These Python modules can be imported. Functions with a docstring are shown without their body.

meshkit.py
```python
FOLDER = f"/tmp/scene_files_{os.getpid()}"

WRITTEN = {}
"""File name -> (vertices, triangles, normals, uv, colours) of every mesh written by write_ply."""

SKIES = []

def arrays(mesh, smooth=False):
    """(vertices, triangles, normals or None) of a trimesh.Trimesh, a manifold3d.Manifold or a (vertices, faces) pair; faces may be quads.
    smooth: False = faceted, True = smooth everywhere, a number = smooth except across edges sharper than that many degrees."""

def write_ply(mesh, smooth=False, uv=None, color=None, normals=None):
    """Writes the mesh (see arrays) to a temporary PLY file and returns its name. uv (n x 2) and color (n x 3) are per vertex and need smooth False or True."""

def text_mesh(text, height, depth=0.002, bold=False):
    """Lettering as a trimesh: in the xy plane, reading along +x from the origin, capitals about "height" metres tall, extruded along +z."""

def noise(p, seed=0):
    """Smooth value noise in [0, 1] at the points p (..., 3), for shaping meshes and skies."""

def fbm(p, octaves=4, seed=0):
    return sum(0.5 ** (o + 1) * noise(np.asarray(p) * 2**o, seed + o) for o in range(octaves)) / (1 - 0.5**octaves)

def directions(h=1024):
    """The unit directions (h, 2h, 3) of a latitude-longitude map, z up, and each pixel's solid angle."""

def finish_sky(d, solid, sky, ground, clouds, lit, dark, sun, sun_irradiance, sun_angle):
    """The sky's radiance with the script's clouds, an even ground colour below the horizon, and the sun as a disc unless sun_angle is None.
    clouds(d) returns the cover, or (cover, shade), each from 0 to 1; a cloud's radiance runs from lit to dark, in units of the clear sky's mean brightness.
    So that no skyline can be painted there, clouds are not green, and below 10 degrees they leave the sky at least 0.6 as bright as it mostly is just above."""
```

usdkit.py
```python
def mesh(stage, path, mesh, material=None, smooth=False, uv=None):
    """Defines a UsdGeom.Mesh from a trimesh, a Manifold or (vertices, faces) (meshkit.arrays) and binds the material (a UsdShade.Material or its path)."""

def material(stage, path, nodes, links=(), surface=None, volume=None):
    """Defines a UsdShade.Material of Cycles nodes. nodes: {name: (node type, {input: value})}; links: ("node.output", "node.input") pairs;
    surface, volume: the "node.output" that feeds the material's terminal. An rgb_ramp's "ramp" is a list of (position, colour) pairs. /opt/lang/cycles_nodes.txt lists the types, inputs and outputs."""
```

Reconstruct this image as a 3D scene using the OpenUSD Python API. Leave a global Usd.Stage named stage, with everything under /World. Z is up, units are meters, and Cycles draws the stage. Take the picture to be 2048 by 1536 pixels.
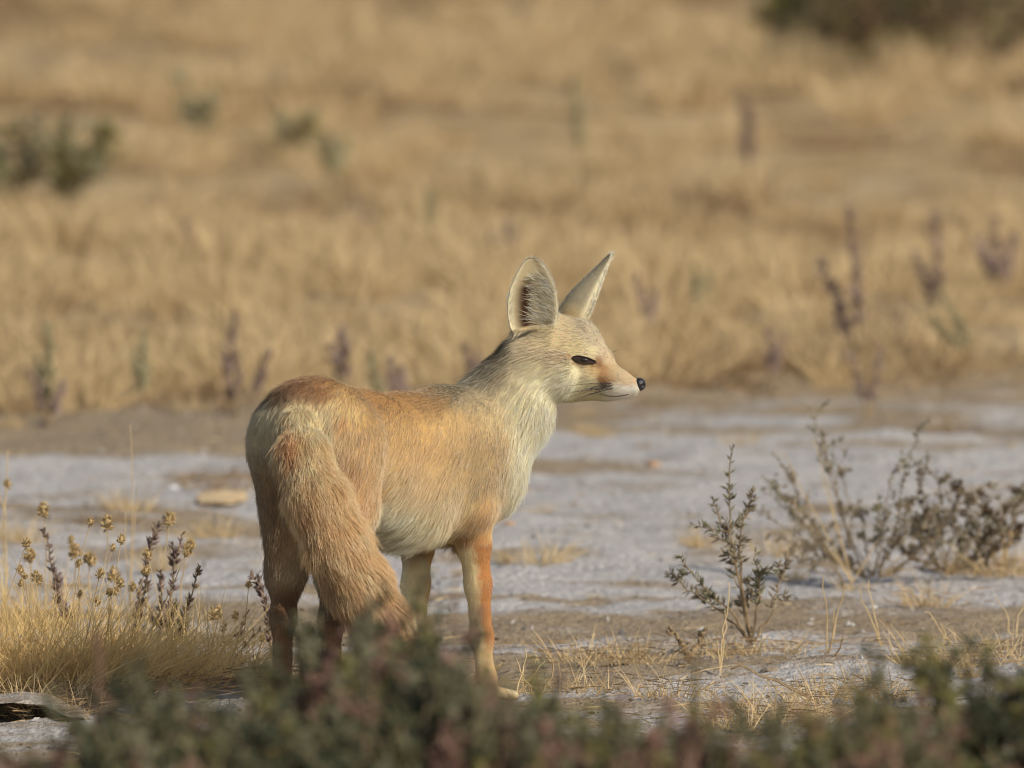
import math
import numpy as np, trimesh, manifold3d, usdkit, meshkit
from scipy.spatial import cKDTree
from scipy import ndimage
from pxr import Usd, UsdGeom, UsdLux, UsdShade, Sdf, Gf, Vt

stage = Usd.Stage.CreateInMemory()
UsdGeom.SetStageUpAxis(stage, UsdGeom.Tokens.z)
UsdGeom.SetStageMetersPerUnit(stage, 1.0)
world = UsdGeom.Xform.Define(stage, '/World')
stage.SetDefaultPrim(world.GetPrim())
UsdGeom.Scope.Define(stage, '/World/Looks')

# ---------------------------------------------------------------- camera, sky, sun, exposure
CAM_H, CAM_D = 1.9, 26.0
PITCH = math.radians(3.48)
FPX = 52140.0                                     # focal length in pixels of a 2048 wide picture
CAM = np.array([0.0, -CAM_D, CAM_H])
FWD = np.array([0, math.cos(PITCH), -math.sin(PITCH)])
UPV = np.array([0, math.sin(PITCH), math.cos(PITCH)])
cam = UsdGeom.Camera.Define(stage, '/World/camera')
cam.AddTranslateOp().Set(Gf.Vec3d(*CAM))
cam.AddRotateXOp().Set(90.0 - math.degrees(PITCH))
cam.CreateHorizontalApertureAttr(36.0)
cam.CreateVerticalApertureAttr(27.0)
cam.CreateFocalLengthAttr(36.0 * FPX / 2048)
cam.CreateFStopAttr(36.0 * FPX / 2048 / 74.0)     # a 74 mm front lens
cam.CreateFocusDistanceAttr(25.98)
cam.CreateClippingRangeAttr(Gf.Vec2f(1.0, 100000.0))
cam.CreateExposureAttr(0.2)

SUN_DIR = np.array([0.78, -0.625, 0.0]); SUN_DIR /= np.linalg.norm(SUN_DIR)
SUN_EL = math.radians(38)
SUN_DIR = np.array([SUN_DIR[0] * math.cos(SUN_EL), SUN_DIR[1] * math.cos(SUN_EL), math.sin(SUN_EL)])
SUN_ROT = math.atan2(SUN_DIR[0], SUN_DIR[1])
sky_mat = usdkit.material(stage, '/World/Looks/sky_look', {
    's': ('sky_texture', {'sky_type': 'single_scattering', 'sun_disc': False, 'sun_elevation': SUN_EL, 'sun_rotation': SUN_ROT,
                          'air_density': 1.0, 'aerosol_density': 2.0, 'ozone_density': 1.0}),
    'b': ('background_shader', {'strength': 0.11})}, [('s.color', 'b.color')], surface='b.background')
dome = UsdLux.DomeLight.Define(stage, '/World/sky')
UsdShade.MaterialBindingAPI.Apply(dome.GetPrim()).Bind(sky_mat)
dome.GetPrim().SetCustomDataByKey('kind', 'structure')
dome.GetPrim().SetCustomDataByKey('label', 'clear hazy winter sky')
sun = UsdLux.DistantLight.Define(stage, '/World/sun')
sun.CreateAngleAttr(0.53)
sun.CreateIntensityAttr(1.05)
sun.CreateColorAttr(Gf.Vec3f(1.0, 0.95, 0.87))
sun.GetPrim().GetAttribute('inputs:normalize').Set(True) if sun.GetPrim().GetAttribute('inputs:normalize') else sun.CreateNormalizeAttr(True)
sun.CreateNormalizeAttr(True)
sun.AddRotateXYZOp().Set(Gf.Vec3f(90 - math.degrees(SUN_EL), 0, math.degrees(math.atan2(SUN_DIR[0], -SUN_DIR[1]))))

# ---------------------------------------------------------------- helpers
def P(px, py, y=0.0):
    """The point at depth y that the photograph's pixel shows."""
    d = FWD * FPX + np.array([1.0, 0, 0]) * (px - 1024) + UPV * (768 - py)
    return CAM + d * ((y - CAM[1]) / d[1])

def G(px, py):
    """The point of the level ground that the photograph's pixel shows."""
    d = FWD * FPX + np.array([1.0, 0, 0]) * (px - 1024) + UPV * (768 - py)
    return CAM + d * (-CAM[2] / d[2])

def lin(r, g, b, k=1.0):
    c = np.array([r, g, b], float) / 255
    c = np.where(c <= 0.04045, c / 12.92, ((c + 0.055) / 1.055) ** 2.4)
    return c * k

def unit(v):
    v = np.asarray(v, float)
    return v / np.maximum(np.linalg.norm(v, axis=-1, keepdims=True), 1e-12)

_taken = {}
def numbered(name, parent='/World'):
    n = _taken.get((parent, name), 0)
    _taken[(parent, name)] = n + 1
    return name if n == 0 else f'{name}_{n:03d}'

def thing(name, label, cat, loc=(0, 0, 0), rot=0.0, scale=None, group=None):
    x = UsdGeom.Xform.Define(stage, '/World/' + numbered(name))
    x.AddTranslateOp().Set(Gf.Vec3d(*map(float, loc)))
    if rot: x.AddRotateZOp().Set(float(rot))
    if scale is not None: x.AddScaleOp().Set(Gf.Vec3f(*([float(scale)] * 3)))
    p = x.GetPrim()
    p.SetCustomDataByKey('label', label); p.SetCustomDataByKey('category', cat)
    if group: p.SetCustomDataByKey('group', group)
    return p

def part(parent, name, mesh, mat, smooth=False, label=None, kind=None, color=None):
    base = str(parent.GetPath()) if hasattr(parent, 'GetPath') else parent
    m = usdkit.mesh(stage, f'{base}/{numbered(name, base)}', mesh, mat, smooth=smooth)
    if label: m.GetPrim().SetCustomDataByKey('label', label)
    if kind: m.GetPrim().SetCustomDataByKey('kind', kind)
    if color is not None: vcolor(m, color)
    return m.GetPrim()

def vcolor(m, color, name='coat'):
    pv = UsdGeom.PrimvarsAPI(m).CreatePrimvar(name, Sdf.ValueTypeNames.Color3fArray, 'vertex')
    pv.Set(Vt.Vec3fArray.FromNumpy(np.asarray(color, np.float32)))

def simple(name, color, var=0.25, scale=40.0, rough=0.85, translucent=0.0, color2=None, spec=0.15, perobj=0.0):
    """A material whose colour wanders between two tones with position."""
    c = np.asarray(color, float); c2 = np.asarray(color2 if color2 is not None else c * (1 - var), float)
    nodes = {'geo': ('geometry', {}), 'n': ('noise_texture', {'scale': scale, 'detail': 3.0}),
             'r': ('rgb_ramp', {'ramp': [(0.3, tuple(c2)), (0.7, tuple(c))]}),
             'p': ('principled_bsdf', {'roughness': rough, 'specular_ior_level': spec})}
    links = [('geo.position', 'n.vector'), ('n.fac', 'r.fac'), ('r.color', 'p.base_color')]
    surf = 'p.BSDF'
    if translucent:
        nodes['t'] = ('translucent_bsdf', {}); nodes['m'] = ('mix_closure', {'fac': translucent})
        links += [('r.color', 't.color'), ('p.BSDF', 'm.closure1'), ('t.BSDF', 'm.closure2')]; surf = 'm.closure'
    return usdkit.material(stage, '/World/Looks/' + name, nodes, links, surface=surf)

def cat_mesh(ms):
    vs, fs, n = [], [], 0
    for v, f in ms:
        vs.append(v); fs.append(np.asarray(f) + n); n += len(v)
    return np.vstack(vs), np.vstack(fs)

def tube(pts, rad, sides=5):
    p = np.asarray(pts, float); r = np.broadcast_to(rad, (len(p),))
    t = unit(np.gradient(p, axis=0))
    ref = np.array([0.31, 0.87, 0.38]); a = unit(np.cross(t, ref)); b = np.cross(t, a)
    ang = np.arange(sides) * 2 * np.pi / sides
    v = p[:, None] + r[:, None, None] * (np.cos(ang)[None, :, None] * a[:, None] + np.sin(ang)[None, :, None] * b[:, None])
    i, j = np.meshgrid(np.arange(len(p) - 1), np.arange(sides), indexing='ij')
    q = np.stack([i * sides + j, i * sides + (j + 1) % sides, (i + 1) * sides + (j + 1) % sides, (i + 1) * sides + j], -1).reshape(-1, 4)
    f = np.vstack([q[:, [0, 1, 2]], q[:, [0, 2, 3]]])
    v = np.vstack([v.reshape(-1, 3), p[-1:] + t[-1] * r[-1]])
    top = (len(p) - 1) * sides
    cap = np.array([[top + k, top + (k + 1) % sides, len(v) - 1] for k in range(sides)])
    return v, np.vstack([f, cap])

def leaves(Pts, D, L, W, rng, flat=0.6):
    """Small fleshy leaves: stretched octahedra at points Pts along directions D."""
    Pts = np.asarray(Pts, float); D = unit(D); n = len(Pts)
    L = np.broadcast_to(L, (n,)); W = np.broadcast_to(W, (n,))
    ref = unit(rng.normal(size=(n, 3))); a = unit(np.cross(D, ref)); b = np.cross(D, a) * flat
    mid = Pts + D * (L * 0.45)[:, None]
    v = np.stack([Pts, mid + a * W[:, None] / 2, mid + b * W[:, None] / 2, mid - a * W[:, None] / 2, mid - b * W[:, None] / 2, Pts + D * L[:, None]], 1)
    f = np.array([[0, 2, 1], [0, 3, 2], [0, 4, 3], [0, 1, 4], [5, 1, 2], [5, 2, 3], [5, 3, 4], [5, 4, 1]])
    return v.reshape(-1, 3), (f[None] + 6 * np.arange(n)[:, None, None]).reshape(-1, 3)

def blades(Pts, D, L, W, rng, droop=0.5, segs=3):
    """Thin tapering grass blades, bent by their weight."""
    Pts = np.asarray(Pts, float); D = unit(D); n = len(Pts)
    L = np.broadcast_to(L, (n,)); W = np.broadcast_to(W, (n,)); droop = np.broadcast_to(droop, (n,))
    side = unit(np.cross(D, unit(rng.normal(size=(n, 3)))))
    out = unit(D * [1, 1, 0] + rng.normal(size=(n, 3)) * [0.3, 0.3, 0])
    vs = []
    for k in range(segs):
        s = k / segs
        c = Pts + D * (L * s)[:, None] + (out - [0, 0, 0.6]) * (L * droop * s * s * 0.6)[:, None]
        w = W * (1 - 0.75 * s) / 2
        vs += [c - side * w[:, None], c + side * w[:, None]]
    vs.append(Pts + D * L[:, None] + (out - [0, 0, 0.6]) * (L * droop * 0.6)[:, None])
    v = np.stack(vs, 1)
    f = []
    for k in range(segs - 1):
        f += [[2 * k, 2 * k + 1, 2 * k + 3], [2 * k, 2 * k + 3, 2 * k + 2]]
    f.append([2 * segs - 2, 2 * segs - 1, 2 * segs])
    f = np.array(f)
    return v.reshape(-1, 3), (f[None] + v.shape[1] * np.arange(n)[:, None, None]).reshape(-1, 3)
# ---------------------------------------------------------------- the ground
def axis(core, far, grow=1.25):
    a = list(core); s = core[1] - core[0]; x = core[0]
    left = []
    while x > -far: s *= grow; x -= s; left.append(x)
    s = core[-1] - core[-2]; x = core[-1]; right = []
    while x < far: s *= grow; x += s; right.append(x)
    return np.array(left[::-1] + a + right)
gx = axis(np.arange(-1.1, 1.1001, .022), 4000)
gy = axis(np.concatenate([np.arange(-6, -1.5, .05), np.arange(-1.5, 6, .014), np.arange(6, 18, .05)]), 6000)
GX, GY = np.meshgrid(gx, gy, indexing='ij')
def relief(x, y):
    """The height of the crusted flat: low swells, clods and flakes of a few millimetres."""
    p = np.stack([x, y, np.zeros_like(x)], -1)
    near = np.clip(1 - np.maximum(np.abs(x) - 6, np.abs(y - 5) - 14) / 5, 0, 1)
    z = (meshkit.fbm(p * 2.2, 3, 1) - .5) * .026 + (meshkit.fbm(p * 9, 3, 2) - .5) * .014 + (meshkit.fbm(p * 34, 2, 3) - .5) * .012
    z += np.clip(meshkit.fbm(p * 1.1 + 9, 2, 4) - .55, 0, 1) * .08 * np.clip((y - 5) / 2, 0, 1)
    # flat where the animal stands
    foot = np.exp(-((x + .12) ** 2 + (y + .1) ** 2) / .25 ** 2)
    return z * near * (1 - .8 * foot) - .001
GZ = relief(GX, GY)
nx, ny = GX.shape
ids = np.arange(nx * ny).reshape(nx, ny)
q = np.stack([ids[:-1, :-1], ids[1:, :-1], ids[1:, 1:], ids[:-1, 1:]], -1).reshape(-1, 4)
gv = np.stack([GX, GY, GZ], -1).reshape(-1, 3)
# where salt lies white on the mud (1) and where it is bare soil (0)
p3 = np.stack([GX, GY, 0 * GX], -1)
wob = (meshkit.fbm(p3 * np.array([1.6, .8, 1]), 3, 12) - .5)
sy = GY - .95 * np.clip(GX, -1.5, 1.5) + wob * 1.0                 # the far rim of the white crust runs slantwise
ny_ = GY - .25 * np.clip(GX, -1.5, 1.5) + wob * 1.1                # its near rim
salt = np.interp(sy, [3.6, 4.3, 4.65, 5.1, 60], [.72, .80, .25, .02, 0]) * np.interp(ny_, [-6, -1.2, -.2, .1, .4, .75, 1.1, 1.6], [.5, .55, .75, .55, .2, .35, .85, 1.0])
patch = meshkit.fbm(p3 * np.array([3.2, 1.9, 1]), 4, 14) - .5
fine = meshkit.fbm(p3 * np.array([14, 9, 1]), 3, 15) - .5
salt += (patch * 1.15 + fine * 1.2 + (meshkit.fbm(p3 * np.array([3.0, 9.0, 1]), 3, 18) - .5) * 1.7) * np.interp(sy, [4.2, 5.2], [1, .15])
salt -= np.clip(meshkit.fbm(p3 * np.array([1.1, 1.6, 1]) + 4, 2, 16) - .52, 0, 1) * 2.2
tan = np.interp(GY, [-6, 4.6, 5.6, 9, 10, 12, 13, 30], [.15, .15, .55, .7, 1, 1, .7, .6])
dcol = np.stack([np.clip(salt, 0, 1), np.clip(tan, 0, 1), 0 * salt], -1).reshape(-1, 3)
ground_mat = usdkit.material(stage, '/World/Looks/salt_crust', {
    'a': ('attribute', {'attribute': 'cover'}), 'sep': ('separate_color', {}), 'geo': ('geometry', {}),
    'n1': ('noise_texture', {'scale': 22.0, 'detail': 6.0, 'roughness': .65}), 'n2': ('noise_texture', {'scale': 120.0, 'detail': 4.0, 'roughness': .6}), 'n3': ('noise_texture', {'scale': 5.0, 'detail': 4.0}),
    'add': ('math', {'math_type': 'multiply_add', 'value2': .9, 'value3': 0.0}), 'off': ('math', {'math_type': 'subtract', 'value2': .45}), 'sum': ('math', {'math_type': 'add'}),
    'st': ('map_range', {'from_min': .25, 'from_max': .75, 'clamp': True}),
    'soil': ('rgb_ramp', {'ramp': [(.25, tuple(lin(104, 90, 72))), (.5, tuple(lin(130, 115, 94))), (.8, tuple(lin(148, 133, 112)))]}),
    'tanr': ('rgb_ramp', {'ramp': [(.25, tuple(lin(128, 104, 66))), (.6, tuple(lin(170, 145, 106))), (.85, tuple(lin(188, 167, 130)))]}),
    'saltr': ('rgb_ramp', {'ramp': [(.2, tuple(lin(136, 130, 122))), (.5, tuple(lin(163, 157, 150))), (.8, tuple(lin(184, 179, 173)))]}),
    'm1': ('mix', {}), 'm2': ('mix', {}), 'bh': ('math', {'math_type': 'add'}),
    'b': ('bump', {'strength': .9, 'distance': .011}), 'p': ('principled_bsdf', {'roughness': .92, 'specular_ior_level': .15})},
    [('a.color', 'sep.color'), ('geo.position', 'n1.vector'), ('geo.position', 'n2.vector'), ('geo.position', 'n3.vector'), ('n1.fac', 'add.value1'), ('add.value', 'off.value1'),
     ('off.value', 'sum.value1'), ('sep.r', 'sum.value2'), ('sum.value', 'st.value'), ('n2.fac', 'soil.fac'), ('n3.fac', 'tanr.fac'), ('n2.fac', 'saltr.fac'),
     ('soil.color', 'm1.color1'), ('tanr.color', 'm1.color2'), ('sep.g', 'm1.fac'), ('m1.color', 'm2.color1'), ('saltr.color', 'm2.color2'), ('st.result', 'm2.fac'), ('m2.color', 'p.base_color'),
     ('n1.fac', 'bh.value1'), ('n2.fac', 'bh.value2'), ('bh.value', 'b.height'), ('b.normal', 'p.normal')], surface='p.BSDF')
ground = usdkit.mesh(stage, '/World/ground', (gv, q), ground_mat, smooth=True)
ground.GetPrim().SetCustomDataByKey('kind', 'structure'); ground.GetPrim().SetCustomDataByKey('label', 'flat of grey mud crusted with white salt')
vcolor(ground, dcol, 'cover')
# ---------------------------------------------------------------- the fox
HEAD = np.array([0.5, 0.866, 0.0])               # the way its body points: away from the camera, to the right
SIDE = np.array([0.866, -0.5, 0.0])              # its right side
PXM = 2000.0
B = []                                           # bones: a, b, ra, rb, region, flow at a, flow at b
def bone(region, a, b, ra, rb, flow=None):
    a, b = P(*a), P(*b)
    B.append((a, b, ra / PXM, rb / PXM, region, unit(b - a) if flow is None else unit(flow)))
back_down = -HEAD * 0.9 + np.array([0, 0, -0.45])
# trunk: an upper and a lower chain give the deep, narrow chest
bone('rump', (626, 868, -.215), (715, 893, -.14), 112, 104, -HEAD * .8 + [0, 0, -.7])
bone('torso', (715, 895, -.14), (800, 902, -.065), 104, 107, back_down)
bone('torso', (800, 902, -.065), (890, 892, .015), 107, 110, back_down)
bone('torso', (890, 890, .015), (948, 882, .055), 110, 98, back_down)
bone('belly', (730, 960, -.13), (800, 996, -.065), 88, 97, -HEAD * .7 + [0, 0, -.8])
bone('belly', (800, 992, -.065), (890, 990, .015), 97, 96, -HEAD * .5 + [0, 0, -.9])
bone('chest', (890, 975, .015), (958, 950, .055), 96, 94, [-.1, -.1, -1])
bone('shoulder', (930, 900, -.02), (940, 1010, -.02), 62, 52, -HEAD * .45 + [0, 0, -.9])
# neck and head
bone('neck', (940, 905, .045), (1010, 820, .065), 103, 90, [-.35, -.2, -1])
bone('neck', (1008, 820, .065), (1060, 738, .08), 90, 72, [-.6, -.1, -.8])
bone('head', (1108, 690, .085), (1150, 692, .083), 66, 53, [-1, .1, .05])
bone('cheek', (1070, 742, .06), (1112, 750, .06), 46, 43, [-1, .1, -.35])
bone('cheek', (1075, 745, .105), (1115, 752, .105), 46, 43, [-1, .1, -.35])
bone('head', (1150, 694, .083), (1192, 724, .08), 52, 36, [-1, .1, .2])
bone('muzzle', (1180, 742, .079), (1232, 766, .075), 47, 28, [-1, .1, .1])
bone('muzzle', (1232, 766, .075), (1266, 773, .072), 28, 18, [-1, .1, .1])
bone('muzzle', (1140, 770, .08), (1210, 783, .077), 36, 17, [-1, .1, -.1])
bone('muzzle', (1210, 783, .077), (1256, 785, .073), 14, 8, [-1, .1, -.05])
# near (right) and far foreleg
dn = [0, -.05, -1]
bone('foreleg', (942, 1010, -.01), (948, 1085, -.006), 48, 32, dn)
bone('foreleg', (948, 1085, -.006), (956, 1170, -.004), 32, 25, dn)
bone('foreleg', (956, 1170, -.004), (963, 1275, -.002), 24, 21, dn)
bone('foreleg', (963, 1275, -.002), (972, 1355, -.004), 21, 17, dn)
bone('foreleg', (972, 1355, -.004), (983, 1386, .004), 18, 17, dn)
bone('farleg', (845, 1010, .045), (835, 1090, .04), 50, 32, dn)
bone('farleg', (835, 1090, .04), (831, 1170, .038), 32, 26, dn)
bone('farleg', (831, 1170, .038), (832, 1270, .037), 26, 20, dn)
bone('farleg', (832, 1270, .037), (838, 1350, .035), 20, 18, dn)
bone('farleg', (838, 1350, .035), (848, 1382, .042), 18, 17, dn)
# hind legs: thigh, shank back to the hock, upright pastern
th = -HEAD * .35 + [0, 0, -.95]
bone('thigh', (580, 885, -.195), (592, 1015, -.168), 84, 52, th)
bone('thigh', (572, 930, -.215), (570, 1130, -.218), 66, 36, th)
bone('hindleg', (592, 1015, -.168), (572, 1150, -.205), 50, 35, dn)
bone('hindleg', (572, 1150, -.205), (566, 1235, -.222), 35, 21, dn)
bone('hindleg', (566, 1235, -.222), (564, 1400, -.207), 21, 18, dn)
bone('hindleg', (564, 1400, -.207), (570, 1415, -.198), 18, 17, dn)
bone('thigh', (678, 890, -.235), (698, 1015, -.20), 92, 58, th)
bone('thigh', (680, 930, -.245), (672, 1140, -.25), 70, 36, th)
bone('hindleg', (696, 1020, -.20), (672, 1155, -.24), 54, 33, dn)
bone('hindleg', (672, 1155, -.24), (662, 1245, -.262), 33, 21, dn)
bone('hindleg', (662, 1245, -.262), (664, 1408, -.247), 21, 18, dn)
bone('hindleg', (664, 1408, -.247), (670, 1422, -.238), 18, 17, dn)
def paw(x, y_px, d, region):
    c = P(x, y_px, d)
    for s, f in ((-1.5, .024), (-.5, .033), (.5, .033), (1.5, .024)):
        tip = c + HEAD * f + SIDE * s * .0080 - [0, 0, .003]
        a, b = c + SIDE * s * .0050 + [0, 0, .001], tip
        B.append((a, b, .0066, .0056, region, unit(HEAD * -.2 + [0, 0, .4] - HEAD)))
paw(983, 1388, .004, 'paw'); paw(848, 1384, .042, 'farpaw'); paw(570, 1417, -.198, 'hindpaw'); paw(670, 1424, -.238, 'hindpaw')
# tail
TAIL = [(604, 815, -.235, 24), (598, 852, -.270, 32), (606, 910, -.298, 46), (634, 1000, -.325, 57), (672, 1090, -.328, 61), (712, 1165, -.32, 58),
        (755, 1235, -.305, 52), (800, 1310, -.29, 42), (838, 1360, -.28, 22), (858, 1385, -.276, 8)]
for (x0, y0, d0, r0), (x1, y1, d1, r1) in zip(TAIL[:-1], TAIL[1:]):
    bone('tail', (x0, y0, d0), (x1, y1, d1), r0, r1)

def bone_dist(p, bn):
    a, b, ra, rb = bn[:4]
    ab = b - a; t = np.clip(((p - a) @ ab) / max(ab @ ab, 1e-12), 0, 1)
    return np.linalg.norm(p - a - t[..., None] * ab, axis=-1) - (ra + (rb - ra) * t)

KBLEND = {'torso': .020, 'rump': .020, 'belly': .022, 'chest': .02, 'shoulder': .016, 'neck': .018, 'head': .010, 'cheek': .014, 'muzzle': .008, 'foreleg': .010,
          'farleg': .010, 'thigh': .016, 'hindleg': .014, 'paw': .0022, 'farpaw': .0022, 'hindpaw': .0022, 'tail': .009}
def field(lo, n, h):
    """The smooth union of all bones on a grid, one bone at a time in its own box."""
    out = np.full(n, .06, np.float32)
    for bn in B:
        k = KBLEND[bn[4]]
        m = max(bn[2], bn[3]) + .05
        i0 = np.maximum(((np.minimum(bn[0], bn[1]) - m - lo) / h).astype(int), 0)
        i1 = np.minimum(((np.maximum(bn[0], bn[1]) + m - lo) / h).astype(int) + 2, n)
        if (i1 <= i0).any(): continue
        ax = [lo[q] + h * np.arange(i0[q], i1[q]) for q in range(3)]
        g = np.stack(np.meshgrid(*ax, indexing='ij'), -1)
        d = bone_dist(g, bn).astype(np.float32)
        s = tuple(slice(i0[q], i1[q]) for q in range(3))
        o = out[s]
        e = np.clip(.5 + .5 * (o - d) / k, 0, 1)
        out[s] = o * (1 - e) + d * e - k * e * (1 - e)
    return out

def surface_nets(F, lo, h):
    s = F < 0
    c = np.zeros(tuple(np.array(F.shape) - 1), np.int8)
    corners = [(i, j, k) for i in (0, 1) for j in (0, 1) for k in (0, 1)]
    sl = lambda A, o: A[o[0]:A.shape[0] - 1 + o[0], o[1]:A.shape[1] - 1 + o[1], o[2]:A.shape[2] - 1 + o[2]]
    for o in corners: c += sl(s, o)
    act = (c > 0) & (c < 8)
    idx = -np.ones(act.shape, int); cells = np.argwhere(act); idx[act] = np.arange(len(cells))
    acc = np.zeros((len(cells), 3)); cnt = np.zeros(len(cells))
    val = {o: F[cells[:, 0] + o[0], cells[:, 1] + o[1], cells[:, 2] + o[2]].astype(float) for o in corners}
    for a in corners:
        for q in range(3):
            if a[q]: continue
            b = list(a); b[q] = 1; b = tuple(b)
            va, vb = val[a], val[b]; x = (va < 0) != (vb < 0)
            t = np.where(x, va / np.where(x, va - vb, 1), 0)
            pt = np.array(a, float)[None] + 0; pt = np.repeat(pt, len(cells), 0); pt[:, q] += t
            acc[x] += pt[x]; cnt[x] += 1
    V = lo + h * (cells + acc / cnt[:, None])
    quads = []
    for q in range(3):
        u, w = (q + 1) % 3, (q + 2) % 3
        a = [slice(None)] * 3; b = [slice(None)] * 3; a[q] = slice(0, -1); b[q] = slice(1, None)
        for up in (True, False):
            x = (s[tuple(a)] & ~s[tuple(b)]) if up else (~s[tuple(a)] & s[tuple(b)])
            e = np.argwhere(x)
            e = e[(e[:, u] > 0) & (e[:, w] > 0)]
            def at(du, dw):
                z = e.copy(); z[:, u] -= du; z[:, w] -= dw
                return idx[z[:, 0], z[:, 1], z[:, 2]]
            r = [at(1, 1), at(0, 1), at(0, 0), at(1, 0)]
            quads.append(np.stack(r if up else r[::-1], 1))
    Q = np.vstack(quads); Q = Q[(Q >= 0).all(1)]
    return V, np.vstack([Q[:, [0, 1, 2]], Q[:, [0, 2, 3]]])

allp = np.array([b[0] for b in B] + [b[1] for b in B])
lo = allp.min(0) - .07; hi = allp.max(0) + .07
H = .0026
n = ((hi - lo) / H).astype(int) + 1
V, F = surface_nets(field(lo, n, H), lo, H)
tm = trimesh.Trimesh(V, F, process=False)
trimesh.smoothing.filter_taubin(tm, iterations=8)
# a finer head: face and paws are cut from a finer grid? the body's own smoothness is enough under the fur

# ears: curved leaf-shaped cups, joined to the body as one surface
def ear(base, tip, nrm, width, curl, lean=0.0, nu=30, nv=20, thick=.0034, tp=False):
    base, tip = np.array(base), np.array(tip)
    up = tip - base; Lh = np.linalg.norm(up); up /= Lh
    nrm = unit(np.array(nrm, float) - np.dot(nrm, up) * up); wd = np.cross(nrm, up)
    t = np.linspace(0, 1, nu); x = np.linspace(-1, 1, nv)
    prof = np.interp(t, [0, .12, .28, .45, .62, .78, .9, .97, 1], [.82, .95, 1., .98, .87, .67, .45, .29, .12])
    if tp: prof = prof * np.interp(t, [0, .3, 1], [1.1, 1., .55])
    ang = np.interp(t, [0, .4, 1], [1.75, 1.35, .75]) * curl
    T, X = np.meshgrid(t, x, indexing='ij')
    phi = X * ang[:, None]
    R = (width / 2 * prof / np.sin(np.minimum(ang, 1.57)))[:, None]
    wx = R * np.sin(phi); dz = R * (np.cos(phi) - np.cos(np.minimum(ang, 1.57))[:, None])
    bend = (T ** 2) * lean
    mid = base + up * (T * Lh)[..., None] + wd * wx[..., None] - nrm * dz[..., None] + nrm * bend[..., None]
    gu = np.gradient(mid, axis=0); gv = np.gradient(mid, axis=1)
    N = unit(np.cross(gv, gu)); N *= np.sign((N * nrm).sum(-1).mean()) or 1
    th = thick / 2 * (1 - .55 * np.abs(X) ** 3) * (1 - .4 * T)
    inn, out = mid + N * th[..., None], mid - N * th[..., None]
    ids = np.arange(nu * nv).reshape(nu, nv); m = nu * nv
    f = []
    q = lambda a, b, c, d: f.extend([[a, b, c], [a, c, d]])
    for i in range(nu - 1):
        for j in range(nv - 1):
            a, b, c, d = ids[i, j], ids[i, j + 1], ids[i + 1, j + 1], ids[i + 1, j]
            q(a, b, c, d); q(m + d, m + c, m + b, m + a)
    for i in range(nu - 1):
        q(ids[i + 1, 0], m + ids[i + 1, 0], m + ids[i, 0], ids[i, 0]); q(ids[i, -1], m + ids[i, -1], m + ids[i + 1, -1], ids[i + 1, -1])
    for j in range(nv - 1):
        q(ids[0, j], m + ids[0, j], m + ids[0, j + 1], ids[0, j + 1]); q(ids[-1, j + 1], m + ids[-1, j + 1], m + ids[-1, j], ids[-1, j])
    V = np.vstack([inn.reshape(-1, 3), out.reshape(-1, 3)])
    em = trimesh.Trimesh(V, np.array(f), process=False); 
    if em.volume < 0: em.invert()
    return em, dict(mid=mid.reshape(-1, 3), T=T.ravel(), X=X.ravel(), N=N.reshape(-1, 3), up=up, wd=wd, nrm=nrm)
near_ear, ear_n = ear(P(1067, 664, .052), P(1061, 516, .040), (.30, -1, .05), .0520, .50, lean=.004)
far_ear, ear_f = ear(P(1156, 642, .112), P(1209, 504, .112), (.93, .37, .0), .0460, .9, lean=.008, tp=True)

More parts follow.
